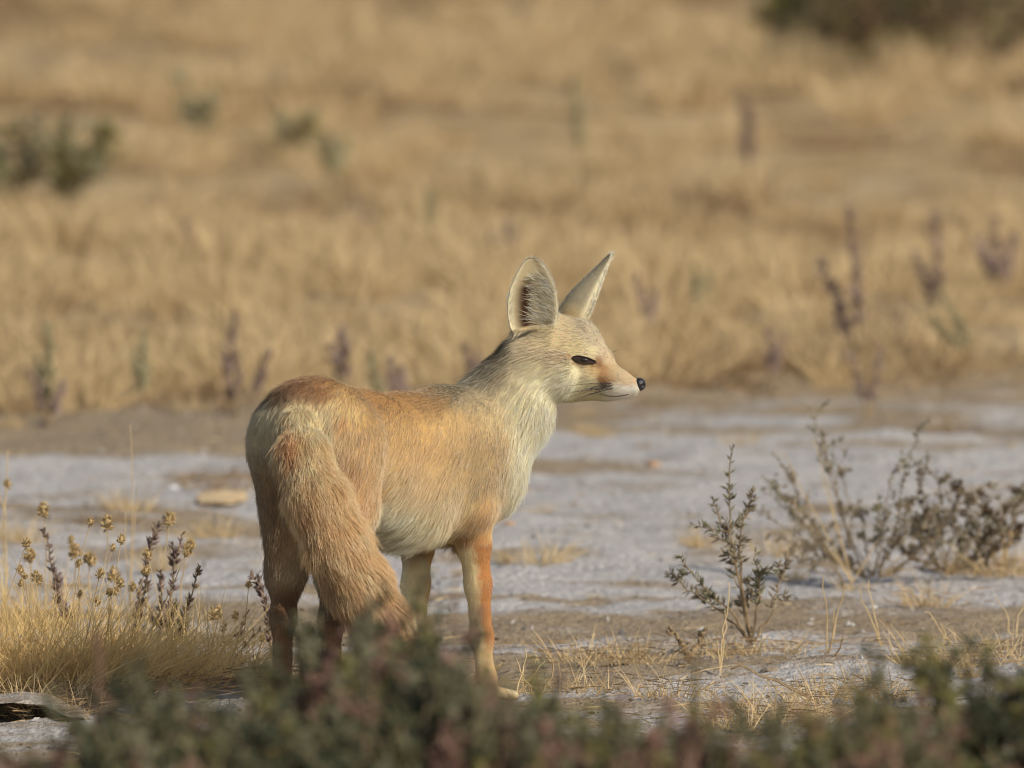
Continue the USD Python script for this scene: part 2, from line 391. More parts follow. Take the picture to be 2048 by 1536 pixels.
to_man = lambda m: manifold3d.Manifold(manifold3d.Mesh(np.asarray(m.vertices, np.float32), np.asarray(m.faces, np.uint32)))
ears_ok = True
man = to_man(tm)
for e in (near_ear, far_ear):
    e2 = trimesh.Trimesh(e.vertices, e.faces, process=True)
    man = man + to_man(e2)
mm = man.to_mesh()
fox_v, fox_f = np.asarray(mm.vert_properties[:, :3], float), np.asarray(mm.tri_verts)
print('fox body', len(fox_v), len(fox_f), man.status(), 'pieces', len(man.decompose()))

# regions, coat colours -------------------------------------------------------------------------------------------------
REG = sorted(KBLEND)
FAR_SIGN = 1.0 if ear_f['wd'][0] > 0 else -1.0        # the rim that faces forward on the far ear
EARS = (ear_n, ear_f)
ear_tree = [cKDTree(e['mid']) for e in EARS]
def regions(p):
    """For points on the skin: weights per region, hair flow, and which ear (0 none, 1 near, 2 far) with its coordinates."""
    ds = np.stack([bone_dist(p, b) for b in B], 1)
    w = np.exp(-np.maximum(ds - ds.min(1, keepdims=True), 0) / .006)
    w /= w.sum(1, keepdims=True)
    flow = w @ np.array([b[5] for b in B])
    rw = {r: w[:, [i for i, b in enumerate(B) if b[4] == r]].sum(1) for r in REG}
    ear_id = np.zeros(len(p), int); eT = np.zeros(len(p)); eX = np.zeros(len(p)); eIn = np.zeros(len(p), bool)
    for k, (e, tr) in enumerate(zip(EARS, ear_tree)):
        d, i = tr.query(p)
        on = (d < .0045) & (ds.min(1) > -.0005) & (e['T'][i] > .04)
        ear_id[on] = k + 1; eT[on] = e['T'][i][on]; eX[on] = e['X'][i][on]
        eIn[on] = (((p - e['mid'][i]) * e['N'][i]).sum(1) > 0)[on]
    return rw, flow, ear_id, eT, eX, eIn

PIX = [  # x, y, radius, colour: where the coat changes tone, as marked on the animal
 (560, 775, 26, (112, 76, 46)), (590, 770, 26, (140, 92, 52)), (640, 772, 28, (152, 108, 66)), (540, 790, 18, (96, 66, 44)), (600, 795, 18, (150, 100, 58)), (640, 795, 16, (150,98,54)),
 (680, 762, 26, (160, 124, 78)), (720, 775, 26, (164, 124, 76)), (770, 795, 30, (158, 116, 70)), (820, 800, 28, (156, 116, 70)), (860, 812, 24, (152, 116, 74)), (700, 790, 20, (185, 150, 95)), 
 (545, 830, 24, (208, 190, 144)), (515, 860, 22, (186, 166, 124)), (505, 930, 24, (160, 136, 100)), (590, 830, 22, (205, 186, 138)), (640, 830, 26, (212, 192, 140)), (690, 830, 26, (196, 164, 108)),
 (660, 880, 26, (210, 184, 130)), (700, 900, 30, (198, 160, 108)), (720, 960, 36, (202, 160, 106)), (735, 1030, 26, (186, 136, 76)), (755, 980, 20, (184, 142, 84)), (680, 850, 12, (176, 120, 66)), (700, 880, 12, (160, 130, 90)),
 (760, 860, 40, (178, 142, 88)), (830, 860, 36, (184, 146, 90)), (800, 920, 40, (196, 160, 104)), (860, 900, 40, (190, 154, 98)), (790, 970, 36, (206, 178, 118)), (850, 970, 40, (196, 164, 110)),
 (900, 860, 30, (192, 158, 102)), (780, 1040, 36, (218, 206, 160)), (840, 1050, 40, (212, 198, 148)), (900, 1030, 36, (198, 174, 122)), (760, 1080, 30, (226, 218, 180)), (820, 1090, 26, (214, 204, 160)), (880, 1080, 24, (204, 184, 130)),
 (900, 785, 24, (120, 104, 78)), (940, 762, 24, (116, 104, 82)), (975, 735, 24, (112, 98, 76)), (1000, 700, 20, (92, 76, 56)), (1008, 665, 16, (84, 66, 48)), (880, 800, 18, (150, 116, 74)), (950, 800, 24, (160, 142, 108)), (1005, 750, 20, (140, 122, 90)),
 (940, 850, 32, (172, 142, 98)), (985, 840, 28, (186, 162, 116)), (960, 910, 34, (166, 138, 96)), (990, 900, 24, (178, 148, 102)), (1000, 950, 30, (164, 138, 98)), (950, 970, 30, (160, 136, 98)), (920, 950, 30, (180, 150, 102)),
 (1040, 800, 26, (208, 194, 148)), (1060, 850, 30, (214, 202, 158)), (1080, 880, 26, (224, 216, 178)), (1050, 920, 26, (220, 210, 168)), (1085, 830, 26, (214, 206, 168)), (1040, 960, 24, (222, 212, 170)), (1020, 1010, 22, (220, 206, 160)), (1030, 760, 20, (170, 150, 112)),
 (990, 1010, 24, (188, 150, 100)), (970, 1050, 24, (184, 142, 90)), (940, 1060, 24, (194, 162, 112)), (960, 1085, 16, (172, 118, 70)), (925, 1084, 12, (110, 70, 46)), (948, 1082, 10, (114, 72, 46)), (1005, 1060, 18, (216, 200, 156)),
 (973, 1130, 12, (168, 114, 66)), (976, 1180, 11, (160, 104, 60)), (976, 1230, 11, (162, 106, 60)), (977, 1275, 10, (166, 114, 68)), (930, 1120, 16, (204, 176, 122)), (938, 1170, 16, (216, 196, 150)), (945, 1230, 14, (214, 194, 148)), (955, 1290, 16, (200, 170, 116)), (968, 1330, 18, (192, 150, 100)), (990, 1250, 8, (212, 180, 130)),
 (1050, 770, 24, (206, 194, 152)), (1090, 780, 26, (212, 204, 164)), (1130, 775, 24, (212, 204, 166)), (1080, 740, 24, (202, 188, 142)), (1120, 745, 22, (204, 190, 146)), (1090, 715, 16, (170, 150, 116)), (1115, 715, 14, (176, 152, 118)), (1160, 765, 20, (206, 198, 158)),
 (1050, 700, 20, (194, 174, 130)), (1090, 680, 22, (198, 176, 130)), (1130, 655, 20, (190, 168, 128)), (1160, 650, 18, (178, 160, 128)), (1180, 670, 18, (174, 158, 130)), (1205, 690, 16, (184, 166, 134)), (1150, 690, 16, (208, 188, 138)), (1180, 700, 10, (208, 192, 148)), (1215, 710, 12, (186, 164, 128)),
 (1134, 713, 6, (142, 108, 76)), (1150, 726, 5, (120, 92, 66)), (1166, 730, 5, (116, 88, 62)), (1184, 733, 5, (110, 80, 56)), (1200, 730, 5, (104, 72, 48)), (1198, 724, 7, (140, 100, 66)), (1208, 744, 10, (160, 122, 82)), (1206, 757, 7, (142, 100, 62)), (1226, 744, 10, (172, 148, 110)), (1240, 752, 10, (176, 156, 122)), (1222, 756, 8, (160, 128, 90)), (1250, 758, 10, (184, 158, 122)), (1214, 764, 7, (124, 92, 64)), (1185, 738, 12, (206, 170, 116)), (1175, 750, 12, (214, 198, 152)),
 (1004, 690, 17, (58, 46, 36)), (1012, 668, 14, (54, 42, 34)), (1016, 700, 12, (74, 58, 42)), (992, 715, 16, (76, 64, 50)), (1028, 672, 9, (206, 188, 146)), (1040, 690, 12, (204, 182, 134)),
 (1206, 769, 6, (84, 66, 52)), (1230, 779, 9, (208, 200, 178)), (1250, 783, 9, (212, 205, 186)), (1215, 786, 9, (196, 186, 160)), (1190, 785, 12, (180, 166, 128)), (1165, 790, 14, (176, 160, 122)),
]
PIX = [(x, y, r, lin(*c)) for x, y, r, c in PIX]
TAILC = [(0, (206, 186, 138)), (.12, (208, 188, 138)), (.22, (204, 178, 126)), (.32, (198, 164, 110)), (.5, (192, 154, 100)), (.7, (184, 144, 94)), (.82, (146, 106, 66)), (.9, (84, 54, 38)), (1, (50, 34, 28))]
tail_pts = np.array([P(x, y, d) for x, y, d, r in TAIL]); tail_s = np.concatenate([[0], np.cumsum(np.linalg.norm(np.diff(tail_pts, axis=0), axis=1))]); tail_s /= tail_s[-1]
dense_s = np.linspace(0, 1, 200); dense_t = np.stack([np.interp(dense_s, tail_s, tail_pts[:, q]) for q in range(3)], 1); tail_tree = cKDTree(dense_t)

def to_pix(p):
    d = p - CAM; z = d @ FWD
    return 1024 + FPX * d[:, 0] / z, 768 - FPX * (d @ UPV) / z

def coat(p, rng, spread=0.0):
    """The coat's own colour at points of the skin (all lengths linear)."""
    rw, flow, ear_id, eT, eX, eIn = regions(p)
    x, y = to_pix(p)
    wob = meshkit.fbm(p * 140, 3, 5) - .5, meshkit.fbm(p * 140 + 7, 3, 9) - .5
    still = 1 - .75 * np.clip(rw['foreleg'] + rw['farleg'] + rw['muzzle'], 0, 1)
    x = x + wob[0] * 26 * still + rng.normal(size=len(p)) * spread; y = y + wob[1] * 26 * still + rng.normal(size=len(p)) * spread
    acc = np.zeros((len(p), 3)); ws = np.zeros(len(p))
    for px, py, r, c in PIX:
        w = np.exp(-((x - px) ** 2 + (y - py) ** 2) / (r * r)) * (30 / r) ** .5 + 2e-5 * np.exp(-((x - px) ** 2 + (y - py) ** 2) / 60 ** 2)
        acc += w[:, None] * c; ws += w
    col = np.where(ws[:, None] > 1e-12, acc / np.maximum(ws, 1e-12)[:, None], lin(196, 164, 112))
    def put(weight, c):
        nonlocal col
        weight = np.clip(weight, 0, 1)[:, None]; col = col * (1 - weight) + np.asarray(c) * weight
    sd = (p - P(830, 900, -.08)) @ SIDE                    # towards its right side
    fw = (p - P(830, 900, -.08)) @ HEAD
    # far foreleg: cream inside, tan front, brown high up
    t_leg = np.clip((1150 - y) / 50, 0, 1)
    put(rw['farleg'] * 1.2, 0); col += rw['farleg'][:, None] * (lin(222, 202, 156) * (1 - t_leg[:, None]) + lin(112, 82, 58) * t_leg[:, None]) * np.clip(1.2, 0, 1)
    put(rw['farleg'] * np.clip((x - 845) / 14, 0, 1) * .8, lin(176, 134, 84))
    # hind legs: rufous brown behind, cream inner side
    put(rw['hindleg'] * np.clip((y - 1030) / 130, 0, 1), lin(122, 92, 66)); put(rw['hindleg'] * np.clip((1300 - y) / 120, 0, 1) * np.clip((y - 1080) / 100, 0, 1) * .6, lin(104, 74, 52))
    put(rw['thigh'] * np.clip((590 - x) / 40, 0, 1) * np.clip((y - 900) / 60, 0, 1), lin(138, 106, 74))
    put(rw['paw'] + rw['farpaw'] + rw['hindpaw'], lin(236, 212, 168))
    put(rw['paw'] * np.clip((y - 1392) / 8, 0, 1) * .8, lin(160, 104, 62)); put(rw['foreleg'] * np.clip((y - 1352) / 14, 0, 1) * np.clip((x - 968) / 10, 0, 1), lin(128, 78, 48))
    # near foreleg: a rufous stripe down its front, cream inside
    xc = np.interp(y, [1085, 1170, 1275, 1355, 1386], [948, 956, 963, 972, 983]); lg = np.clip(rw['foreleg'] * 1.3 - .15, 0, 1) * np.clip((y - 1082) / 16, 0, 1)
    put(lg, lin(214, 190, 142)); put(lg * np.clip((x - xc + 5 + wob[0] * 12) / 13, 0, 1) * np.clip((1335 - y) / 60, .25, 1), lin(170, 117, 70))
    put(lg * np.clip((y - 1300) / 50, 0, 1) * .5, lin(186, 146, 98)); put(lg * np.exp(-((y - 1090) / 9) ** 2) * .8, lin(140, 88, 50))
    # tail
    tw = np.clip(rw['tail'] * 1.6 - .3, 0, 1)
    d, i = tail_tree.query(p); s = dense_s[i] + wob[0] * .10
    tc = np.stack([np.interp(s, [a for a, _ in TAILC], [lin(*c)[q] for _, c in TAILC]) for q in range(3)], 1)
    patch = meshkit.fbm(p * 55, 3, 21)
    mott = np.clip((meshkit.fbm(p * 75 + 3, 3, 23) - .5) * 4, -1, 1)
    tc = tc * (.80 + .45 * patch)[:, None]; tc = np.where((mott > 0)[:, None], tc * (1 - .5 * mott[:, None]) + lin(158, 112, 62) * .5 * mott[:, None], tc * (1 + .6 * mott[:, None]) - lin(214, 194, 148) * .6 * mott[:, None])
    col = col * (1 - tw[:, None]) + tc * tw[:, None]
    spot = np.exp(-((x - 577) ** 2 / 12 ** 2 + (y - 925) ** 2 / 22 ** 2)); put(tw * spot * .9, lin(112, 50, 26))
    spot = np.exp(-((x - 578) ** 2 / 17 ** 2 + (y - 885) ** 2 / 30 ** 2)); put(tw * spot * .85, lin(188, 118, 58))
    spot = np.exp(-((x - 603) ** 2 / 16 ** 2 + (y - 1030) ** 2 / 24 ** 2)); put(tw * spot * .6, lin(150, 88, 44))
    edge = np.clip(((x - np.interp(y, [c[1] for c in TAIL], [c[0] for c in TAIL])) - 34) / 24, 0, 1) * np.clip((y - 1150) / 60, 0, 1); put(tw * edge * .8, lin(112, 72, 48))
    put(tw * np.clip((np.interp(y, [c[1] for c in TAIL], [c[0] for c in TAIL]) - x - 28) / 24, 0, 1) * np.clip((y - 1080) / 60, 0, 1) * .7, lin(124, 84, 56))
    # ears
    e = ear_id > 0
    rim = np.clip((np.abs(eX) - np.where((ear_id == 2) & (eX * FAR_SIGN > 0), .66, .76)) / .12, 0, 1)
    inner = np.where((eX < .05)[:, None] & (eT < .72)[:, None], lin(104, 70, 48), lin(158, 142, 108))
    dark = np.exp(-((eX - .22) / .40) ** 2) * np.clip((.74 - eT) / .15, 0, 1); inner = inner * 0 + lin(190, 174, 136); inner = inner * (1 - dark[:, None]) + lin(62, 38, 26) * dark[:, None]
    outer = np.where((ear_id == 1)[:, None], lin(150, 132, 98), lin(158, 145, 116)) * (1 - .25 * np.clip((eT - .6) / .4, 0, 1))[:, None]
    outer = outer * (1 - np.clip((.25 - eT) / .2, 0, 1))[:, None] + lin(196, 170, 122) * np.clip((.25 - eT) / .2, 0, 1)[:, None]
    ec = np.where(eIn[:, None], inner, outer); ec = ec * (1 - rim[:, None]) + lin(222, 208, 168) * rim[:, None]
    col[e] = ec[e]
    return col, rw, flow, ear_id, eT, eX, eIn

fox_rng = np.random.default_rng(11)
fox = thing('fox', 'tan desert fox standing on the salt crust with its head turned right', 'fox')
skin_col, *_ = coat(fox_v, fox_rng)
fox_skin = usdkit.material(stage, '/World/Looks/fox_skin', {
    'a': ('attribute', {'attribute': 'coat'}), 'geo': ('geometry', {}), 'n': ('noise_texture', {'scale': 900.0, 'detail': 2.0}),
    'm': ('mix', {'mix_type': 'multiply', 'fac': 0.5}), 'p': ('principled_bsdf', {'roughness': .95, 'specular_ior_level': .05})},
    [('geo.position', 'n.vector'), ('a.color', 'm.color1'), ('n.color', 'm.color2'), ('m.color', 'p.base_color')], surface='p.BSDF')
body = usdkit.mesh(stage, '/World/fox/body', (fox_v, fox_f), fox_skin, smooth=True)
vcolor(body, skin_col)

fur_mat = usdkit.material(stage, '/World/Looks/fox_fur', {
    'a': ('attribute', {'attribute': 'coat'}), 'd': ('diffuse_bsdf', {'roughness': .3}), 't': ('translucent_bsdf', {}), 'm': ('mix_closure', {'fac': .3}),
    'g': ('glossy_bsdf', {'roughness': .5, 'color': (.9, .85, .75)}), 'm2': ('mix_closure', {'fac': .035})},
    [('a.color', 'd.color'), ('a.color', 't.color'), ('d.BSDF', 'm.closure1'), ('t.BSDF', 'm.closure2'), ('m.closure', 'm2.closure1'), ('g.BSDF', 'm2.closure2')], surface='m2.closure')

def curves(parent, name, pts, widths, cols, mat):
    """pts: (hairs, k, 3); widths: (hairs, k); cols: (hairs, k, 3)."""
    base = str(parent.GetPath())
    c = UsdGeom.BasisCurves.Define(stage, f'{base}/{numbered(name, base)}')
    c.CreateTypeAttr('linear'); nh, k = pts.shape[:2]
    c.CreatePointsAttr(Vt.Vec3fArray.FromNumpy(pts.reshape(-1, 3).astype(np.float32)))
    c.CreateCurveVertexCountsAttr(Vt.IntArray.FromNumpy(np.full(nh, k, np.int32)))
    c.CreateWidthsAttr(Vt.FloatArray.FromNumpy(widths.reshape(-1).astype(np.float32))); c.SetWidthsInterpolation('vertex')
    vcolor(c, cols.reshape(-1, 3))
    UsdShade.MaterialBindingAPI.Apply(c.GetPrim()).Bind(mat)
    return c.GetPrim()

# fur -------------------------------------------------------------------------------------------------------------------
fm = trimesh.Trimesh(fox_v, fox_f, process=False)
tri_c = fox_v[fox_f].mean(1)
rw_t, _, ear_t, *_ = regions(tri_c)
LEN = dict(torso=.0095, rump=.0105, belly=.015, chest=.013, shoulder=.008, neck=.0115, head=.0058, cheek=.0115, muzzle=.0042, foreleg=.0052, farleg=.0052, thigh=.010, hindleg=.0065, paw=.0024, farpaw=.003, hindpaw=.003, tail=.0145)
LIFT = dict(torso=.30, rump=.34, belly=.30, chest=.28, shoulder=.26, neck=.34, head=.28, cheek=.34, muzzle=.22, foreleg=.22, farleg=.22, thigh=.28, hindleg=.26, paw=.2, farpaw=.2, hindpaw=.2, tail=.50)
DEN = dict(torso=1., rump=1., belly=1., chest=1., shoulder=1.2, neck=1.1, head=2.8, cheek=1.5, muzzle=4.5, foreleg=2.2, farleg=1.8, thigh=1.1, hindleg=1.5, paw=2.5, farpaw=1.5, hindpaw=1.2, tail=1.25)
dens = sum(rw_t[r] * DEN[r] for r in REG); dens = np.where(ear_t > 0, 2.4, dens)
NH = 320000
pr = dens * fm.area_faces; pr /= pr.sum()
fi = fox_rng.choice(len(fox_f), NH, p=pr)
u, v = fox_rng.random((2, NH)); sw = u + v > 1; u[sw], v[sw] = 1 - u[sw], 1 - v[sw]
tri = fox_v[fox_f[fi]]
root = tri[:, 0] + u[:, None] * (tri[:, 1] - tri[:, 0]) + v[:, None] * (tri[:, 2] - tri[:, 0])
fv, ff, fn = meshkit.arrays((fox_v, fox_f), True)
nt = fn[fox_f[fi]]; nrm = unit(nt[:, 0] * (1 - u - v)[:, None] + nt[:, 1] * u[:, None] + nt[:, 2] * v[:, None])
hcol, rw, flow, ear_id, eT, eX, eIn = coat(root, fox_rng, 5.0)
length = sum(rw[r] * LEN[r] for r in REG); lift = sum(rw[r] * LIFT[r] for r in REG)
for k, e in enumerate(EARS):
    on = ear_id == k + 1
    flow[on] = e['up'] * .8 + np.where(eIn[on, None], -np.sign(eX[on])[:, None] * e['wd'] * .5, np.sign(eX[on])[:, None] * e['wd'] * .3)
    length[on] = np.where(eIn[on], .0035, .0045); lift[on] = .25
    rimh = on & (np.abs(eX) > .86); length[rimh] = .0065; lift[rimh] = .4
    white = on & eIn & (eX < -.18 - .15 * meshkit.noise(root * 160)) & (eX > -.9) & (eT < .74) & (fox_rng.random(NH) < .6) if k == 0 else on & False
    length[white] = .013; lift[white] = .45; flow[white] = e['wd'] * .75 + e['up'] * .55 + fox_rng.normal(size=(white.sum(), 3)) * .32
    hcol[white] = lin(214, 200, 160)
clump = np.stack([meshkit.fbm(root * 95 + s, 2, 30 + s) - .5 for s in range(3)], 1)
cl = .24 + .50 * rw['tail'] + .15 * rw['rump']
patchy = meshkit.fbm(root * 45, 2, 77)
flow = unit(flow); flow = flow - (flow * nrm).sum(1, keepdims=True) * nrm; flow = unit(flow)
D = flow + nrm * lift[:, None] + clump * cl[:, None] + fox_rng.normal(size=(NH, 3)) * .15
D = unit(D - np.minimum((D * nrm).sum(1, keepdims=True) - .12, 0) * nrm)
length = length * np.exp(fox_rng.normal(size=NH) * .22) * (.78 + .45 * patchy)
K = 4
ss = np.linspace(0, 1, K)
grav = np.array([0, 0, -1.0])
pts = np.empty((NH, K, 3)); pts[:, 0] = root - nrm * .0012
prev = pts[:, 0]; dcur = D
for k in range(1, K):
    prev = prev + dcur * (length / (K - 1))[:, None]; pts[:, k] = prev
    dcur = unit(dcur + flow * .22 + grav * .06 * (length / .02)[:, None] - nrm * .10 + clump * .08)
w0 = np.clip(.00017 + length * .010, .00020, .00034) * fox_rng.uniform(.75, 1.2, NH)
w = w0[:, None] * np.array([1.0, .9, .65, .2])[None]
tone = np.exp(fox_rng.normal(size=NH) * np.where(rw['muzzle'] + rw['head'] + rw['foreleg'] > .5, .36, .21)) * (.84 + .34 * meshkit.fbm(root * 210, 2, 3)) 
hc = hcol * tone[:, None]
cols = hc[:, None, :] * np.array([.80, .95, 1.06, 1.08])[None, :, None]
# grizzled mantle: pale band under a black tip
x, y = to_pix(root)
mantle = np.clip(1.25 - np.hypot((x - 930) / 80, (y - 775) / 50), 0, 1) + np.clip(1.1 - np.hypot((x - 975) / 50, (y - 900) / 110), 0, .5) + np.clip(1.1 - np.hypot((x - 1010) / 60, (y - 775) / 60), 0, .5) + np.clip(1.1 - np.hypot((x - 1195) / 40, (y - 680) / 40), 0, .35)
griz = fox_rng.random(NH) < mantle * .6
cols[griz] *= np.array([.8, 1.5, .55, .25])[None, :, None]
pale = (~griz) & (fox_rng.random(NH) < mantle * .35); cols[pale] = cols[pale] * .4 + lin(206, 196, 168) * .6
hd = (rw['head'] + rw['muzzle'] + rw['cheek'] > .5) & (ear_id == 0); g3 = hd & (fox_rng.random(NH) < .14); cols[g3] *= .55
dk = np.clip(1.1 - np.hypot((x - 600) / 90, (y - 778) / 26), 0, 1); g2 = fox_rng.random(NH) < dk * .4; cols[g2] *= np.array([1, 1, .6, .4])[None, :, None]
cols *= 1.30                                              # light lost between hairs
lum = (cols @ np.array([.3, .59, .11]))[..., None]; sat = .60 - .15 * np.clip((lum - .42) / .3, 0, 1)
cols = np.minimum((cols * sat + lum * (1 - sat) * np.array([1.07, .985, .82])) * (np.array([.975, 1.015, .96]) + np.clip((lum - .33) / .22, 0, 1) * np.array([.03, -.045, -.01])), .86)
th_ = (rw['tail'] > .3)[:, None, None] & (ear_id == 0)[:, None, None]; l2 = (cols @ np.array([.3, .59, .11]))[..., None]; cols = np.where(th_, np.clip(l2 + (cols - l2) * 1.1, .004, 1) * np.array([1.10, 1.09, 1.05]), cols)
lum = (cols @ np.array([.3, .59, .11]))[..., None]; cols = cols * np.where(lum > .42, (.42 + (lum - .42) * .45) / np.maximum(lum, 1e-6), 1.0)
tailh = rw['tail'] > .5; headh = (rw['head'] + rw['cheek'] + rw['muzzle'] > .5) & (ear_id == 0); earh = ear_id > 0
keep_off = np.zeros(NH, bool)
eye_c = (1167, 719); keep_off |= (((x - 1168) / 22) ** 2 + ((y - 720 - (x - 1168) * .2) / 5.0) ** 2 < 1) & headh
keep_off |= (np.hypot((x - 1279) / 11, (y - 768) / 12) < 1) & headh
for nm, sel in (('coat', ~tailh & ~headh & ~earh), ('tail_fur', tailh & ~earh), ('head_fur', headh), ('ear_fur', earh)):
    sel = sel & ~keep_off
    curves(fox, nm, pts[sel], w[sel], cols[sel], fur_mat).SetCustomDataByKey('kind', 'stuff')

# eyes, nose, whiskers --------------------------------------------------------------------------------------------------
ray = trimesh.ray.ray_triangle.RayMeshIntersector(fm)
def on_skin(px, py, side=0):
    d = FWD * FPX + np.array([1.0, 0, 0]) * (px - 1024) + UPV * (768 - py); d /= np.linalg.norm(d)
    loc, _, _ = ray.intersects_location([CAM], [d], multiple_hits=True)
    loc = loc[np.argsort((loc - CAM) @ d)]
    return loc[0] if side == 0 else loc[-1]
eye_mat = usdkit.material(stage, '/World/Looks/fox_eye', {'p': ('principled_bsdf', {'base_color': (.012, .008, .005), 'roughness': .05, 'specular_ior_level': .35})}, surface='p.BSDF')
lip_mat = simple('lip_skin', lin(88, 72, 58), rough=.8)
rim_mat = simple('eye_rim', lin(44, 32, 26), rough=.7)
nose_mat = usdkit.material(stage, '/World/Looks/fox_nose', {'geo': ('geometry', {}), 'v': ('voronoi_texture', {'scale': 900.0}), 'b': ('bump', {'strength': .4, 'distance': .0006}),
    'p': ('principled_bsdf', {'base_color': (.014, .012, .012), 'roughness': .38, 'specular_ior_level': .4})}, [('geo.position', 'v.vector'), ('v.distance', 'b.height'), ('b.normal', 'p.normal')], surface='p.BSDF')
def blob(c, ax, r, sub=3):
    m = trimesh.creation.icosphere(sub); v = np.asarray(m.vertices) * r
    return np.asarray(c) + v @ np.asarray(ax), np.asarray(m.faces)
def almond(th, k=1.0):
    """The slit of the eye in the picture of its side: higher outer corner, lower inner corner."""
    cx = 24 * k * np.cos(th); cy = -5.8 * k * np.sin(th) * (1 - .22 * np.cos(th)) * np.abs(np.sin(th)) ** .25
    return 1168 + cx * .975 - cy * .2, 719.5 + cx * .2 + cy
for side in (0, 1):
    a0, b0, c0 = on_skin(1146, 715, side), on_skin(1190, 724, side), on_skin(1168, 720, side)
    e0 = unit(b0 - a0); nr = unit(np.cross(e0, [0, 0, 1.0])); nr *= np.sign(nr[1]) * (-1 if side == 0 else 1); e2 = np.cross(e0, nr); e2 *= np.sign(e2[2])
    mid = (a0 + b0 + c0) / 3
    part(fox, 'eye', blob(c0 - nr * .0020, np.array([e0, nr, e2]), (.0078, .0042, .0034)), eye_mat, smooth=True)
    ring = []
    for t in np.linspace(0, 2 * np.pi, 33):
        x_, y_ = almond(t, 1.02); ring.append(on_skin(x_, y_, side) + nr * .0016)
    rg = ndimage.gaussian_filter1d(np.array(ring)[:-1], .8, axis=0, mode='wrap'); nn = len(rg)
    fan = (np.vstack([rg, c0 + nr * .0012]), np.array([[q, (q + 1) % nn, nn] for q in range(nn)]))
    part(fox, 'eyelid', cat_mesh([fan, tube(np.vstack([rg, rg[:1]]), .0006, 6)]), rim_mat, smooth=True)
    lip = np.array([on_skin(x_, y_, side) + np.array([0, (-1 if side == 0 else 1) * .0016, 0]) for x_, y_ in [(1197, 787), (1202, 788.5), (1208, 790), (1216, 792), (1226, 793), (1238, 792.5), (1250, 791), (1260, 788)]])
    part(fox, 'lip', tube(ndimage.gaussian_filter1d(lip, .8, axis=0, mode='nearest'), np.array([.0003, .0005, .0006, .0006, .0006, .0006, .0005, .0004]), 6), lip_mat, smooth=True)
nc = P(1278, 769, .072)
ns, nf = blob(nc, np.eye(3), (.0070, .0074, .0068), 4)
d = ns - nc
for s in (-1, 1):
    q = nc + np.array([.0052, s * .0056, -.0012]); k = np.exp(-(np.linalg.norm(ns - q, axis=1) / .0022) ** 2); ns = ns - unit(d) * (k * .0028)[:, None]
k = np.exp(-(d[:, 1] / .0008) ** 2) * (d[:, 0] > 0) * (d[:, 2] < .002); ns = ns - unit(d) * (k * .0009)[:, None]
ns[:, 2] += np.clip(d[:, 0], -1, 0) * .1
part(fox, 'nose', (ns, nf), nose_mat, smooth=True)
wh, ww, wc = [], [], []
for side in (0, 1):
    s = -1 if side == 0 else 1
    for i in range(13):
        px, py = 1208 + fox_rng.uniform(-8, 26), 772 + fox_rng.uniform(-7, 8)
        r0 = on_skin(px, py, side); L = fox_rng.uniform(.025, .05)
        d0 = unit(np.array([-.75 + fox_rng.uniform(-.1, .1), s * .55, -.10 + fox_rng.uniform(-.12, .18)]))
        t = np.linspace(0, 1, 4)[:, None]
        wh.append(r0 + d0 * L * t + np.array([-.006, 0, -.004]) * t ** 2); ww.append(np.array([.00055, .00046, .00036, .00015])); wc.append(np.repeat(lin(40, 32, 26)[None], 4, 0))
for i in range(2):
    r0 = P(1216 + i * 2, 706 + i, .1); t = np.linspace(0, 1, 4)[:, None]; d0 = unit([.9, .3, .1 + .12 * i])
    wh.append(r0 + d0 * (.009 + .004 * i) * t + np.array([0, 0, .002]) * t ** 2); ww.append(np.array([.0004, .0003, .0002, .0001])); wc.append(np.repeat(lin(40, 30, 24)[None], 4, 0))
curves(fox, 'whiskers', np.array(wh), np.array(ww), np.array(wc), fur_mat).SetCustomDataByKey('kind', 'stuff')
# ---------------------------------------------------------------- plants
M_straw = simple('straw', lin(203, 179, 136), color2=lin(170, 145, 104), scale=30, translucent=.25)
M_straw_pale = simple('straw_pale', lin(204, 181, 138), color2=lin(178, 152, 108), scale=30, translucent=.25)
M_straw_brown = simple('straw_brown', lin(150, 123, 88), color2=lin(120, 98, 70), scale=25, translucent=.2)
M_gold = simple('straw_gold', lin(220, 190, 132), color2=lin(190, 158, 100), scale=30, translucent=.3)
M_seed = simple('seed_head_gold', lin(178, 154, 110), color2=lin(140, 116, 76), scale=300)
M_twig = simple('dry_twig', lin(142, 122, 92), color2=lin(104, 86, 64), scale=80)
M_twig_dark = simple('dark_twig', lin(88, 74, 60), color2=lin(60, 50, 42), scale=80)
M_leaf_green = simple('leaf_green', lin(110, 106, 76), color2=lin(76, 78, 54), scale=60, translucent=.15)
M_leaf_dark = simple('leaf_dark', lin(82, 84, 62), color2=lin(54, 58, 44), scale=60, translucent=.15)
M_leaf_grey = simple('leaf_grey', lin(128, 124, 98), color2=lin(98, 94, 72), scale=60, translucent=.15)
M_leaf_olive = simple('leaf_olive', lin(122, 116, 66), color2=lin(92, 86, 46), scale=60, translucent=.15)
M_leaf_red = simple('leaf_red', lin(136, 104, 90), color2=lin(104, 76, 66), scale=60, translucent=.15)
M_leaf_mauve = simple('leaf_mauve', lin(138, 118, 108), color2=lin(106, 88, 80), scale=60, translucent=.15)
M_leaf_brown = simple('leaf_brown', lin(96, 80, 60), color2=lin(66, 54, 42), scale=60)
M_leaf_pale = simple('leaf_pale', lin(160, 152, 116), color2=lin(130, 122, 92), scale=60, translucent=.2)
M_leaf_lilac = simple('leaf_lilac', lin(156, 134, 122), color2=lin(124, 104, 96), scale=60, translucent=.2)
M_leaf_dusty = simple('leaf_dusty', lin(142, 129, 106), color2=lin(108, 97, 78), scale=60, translucent=.15)
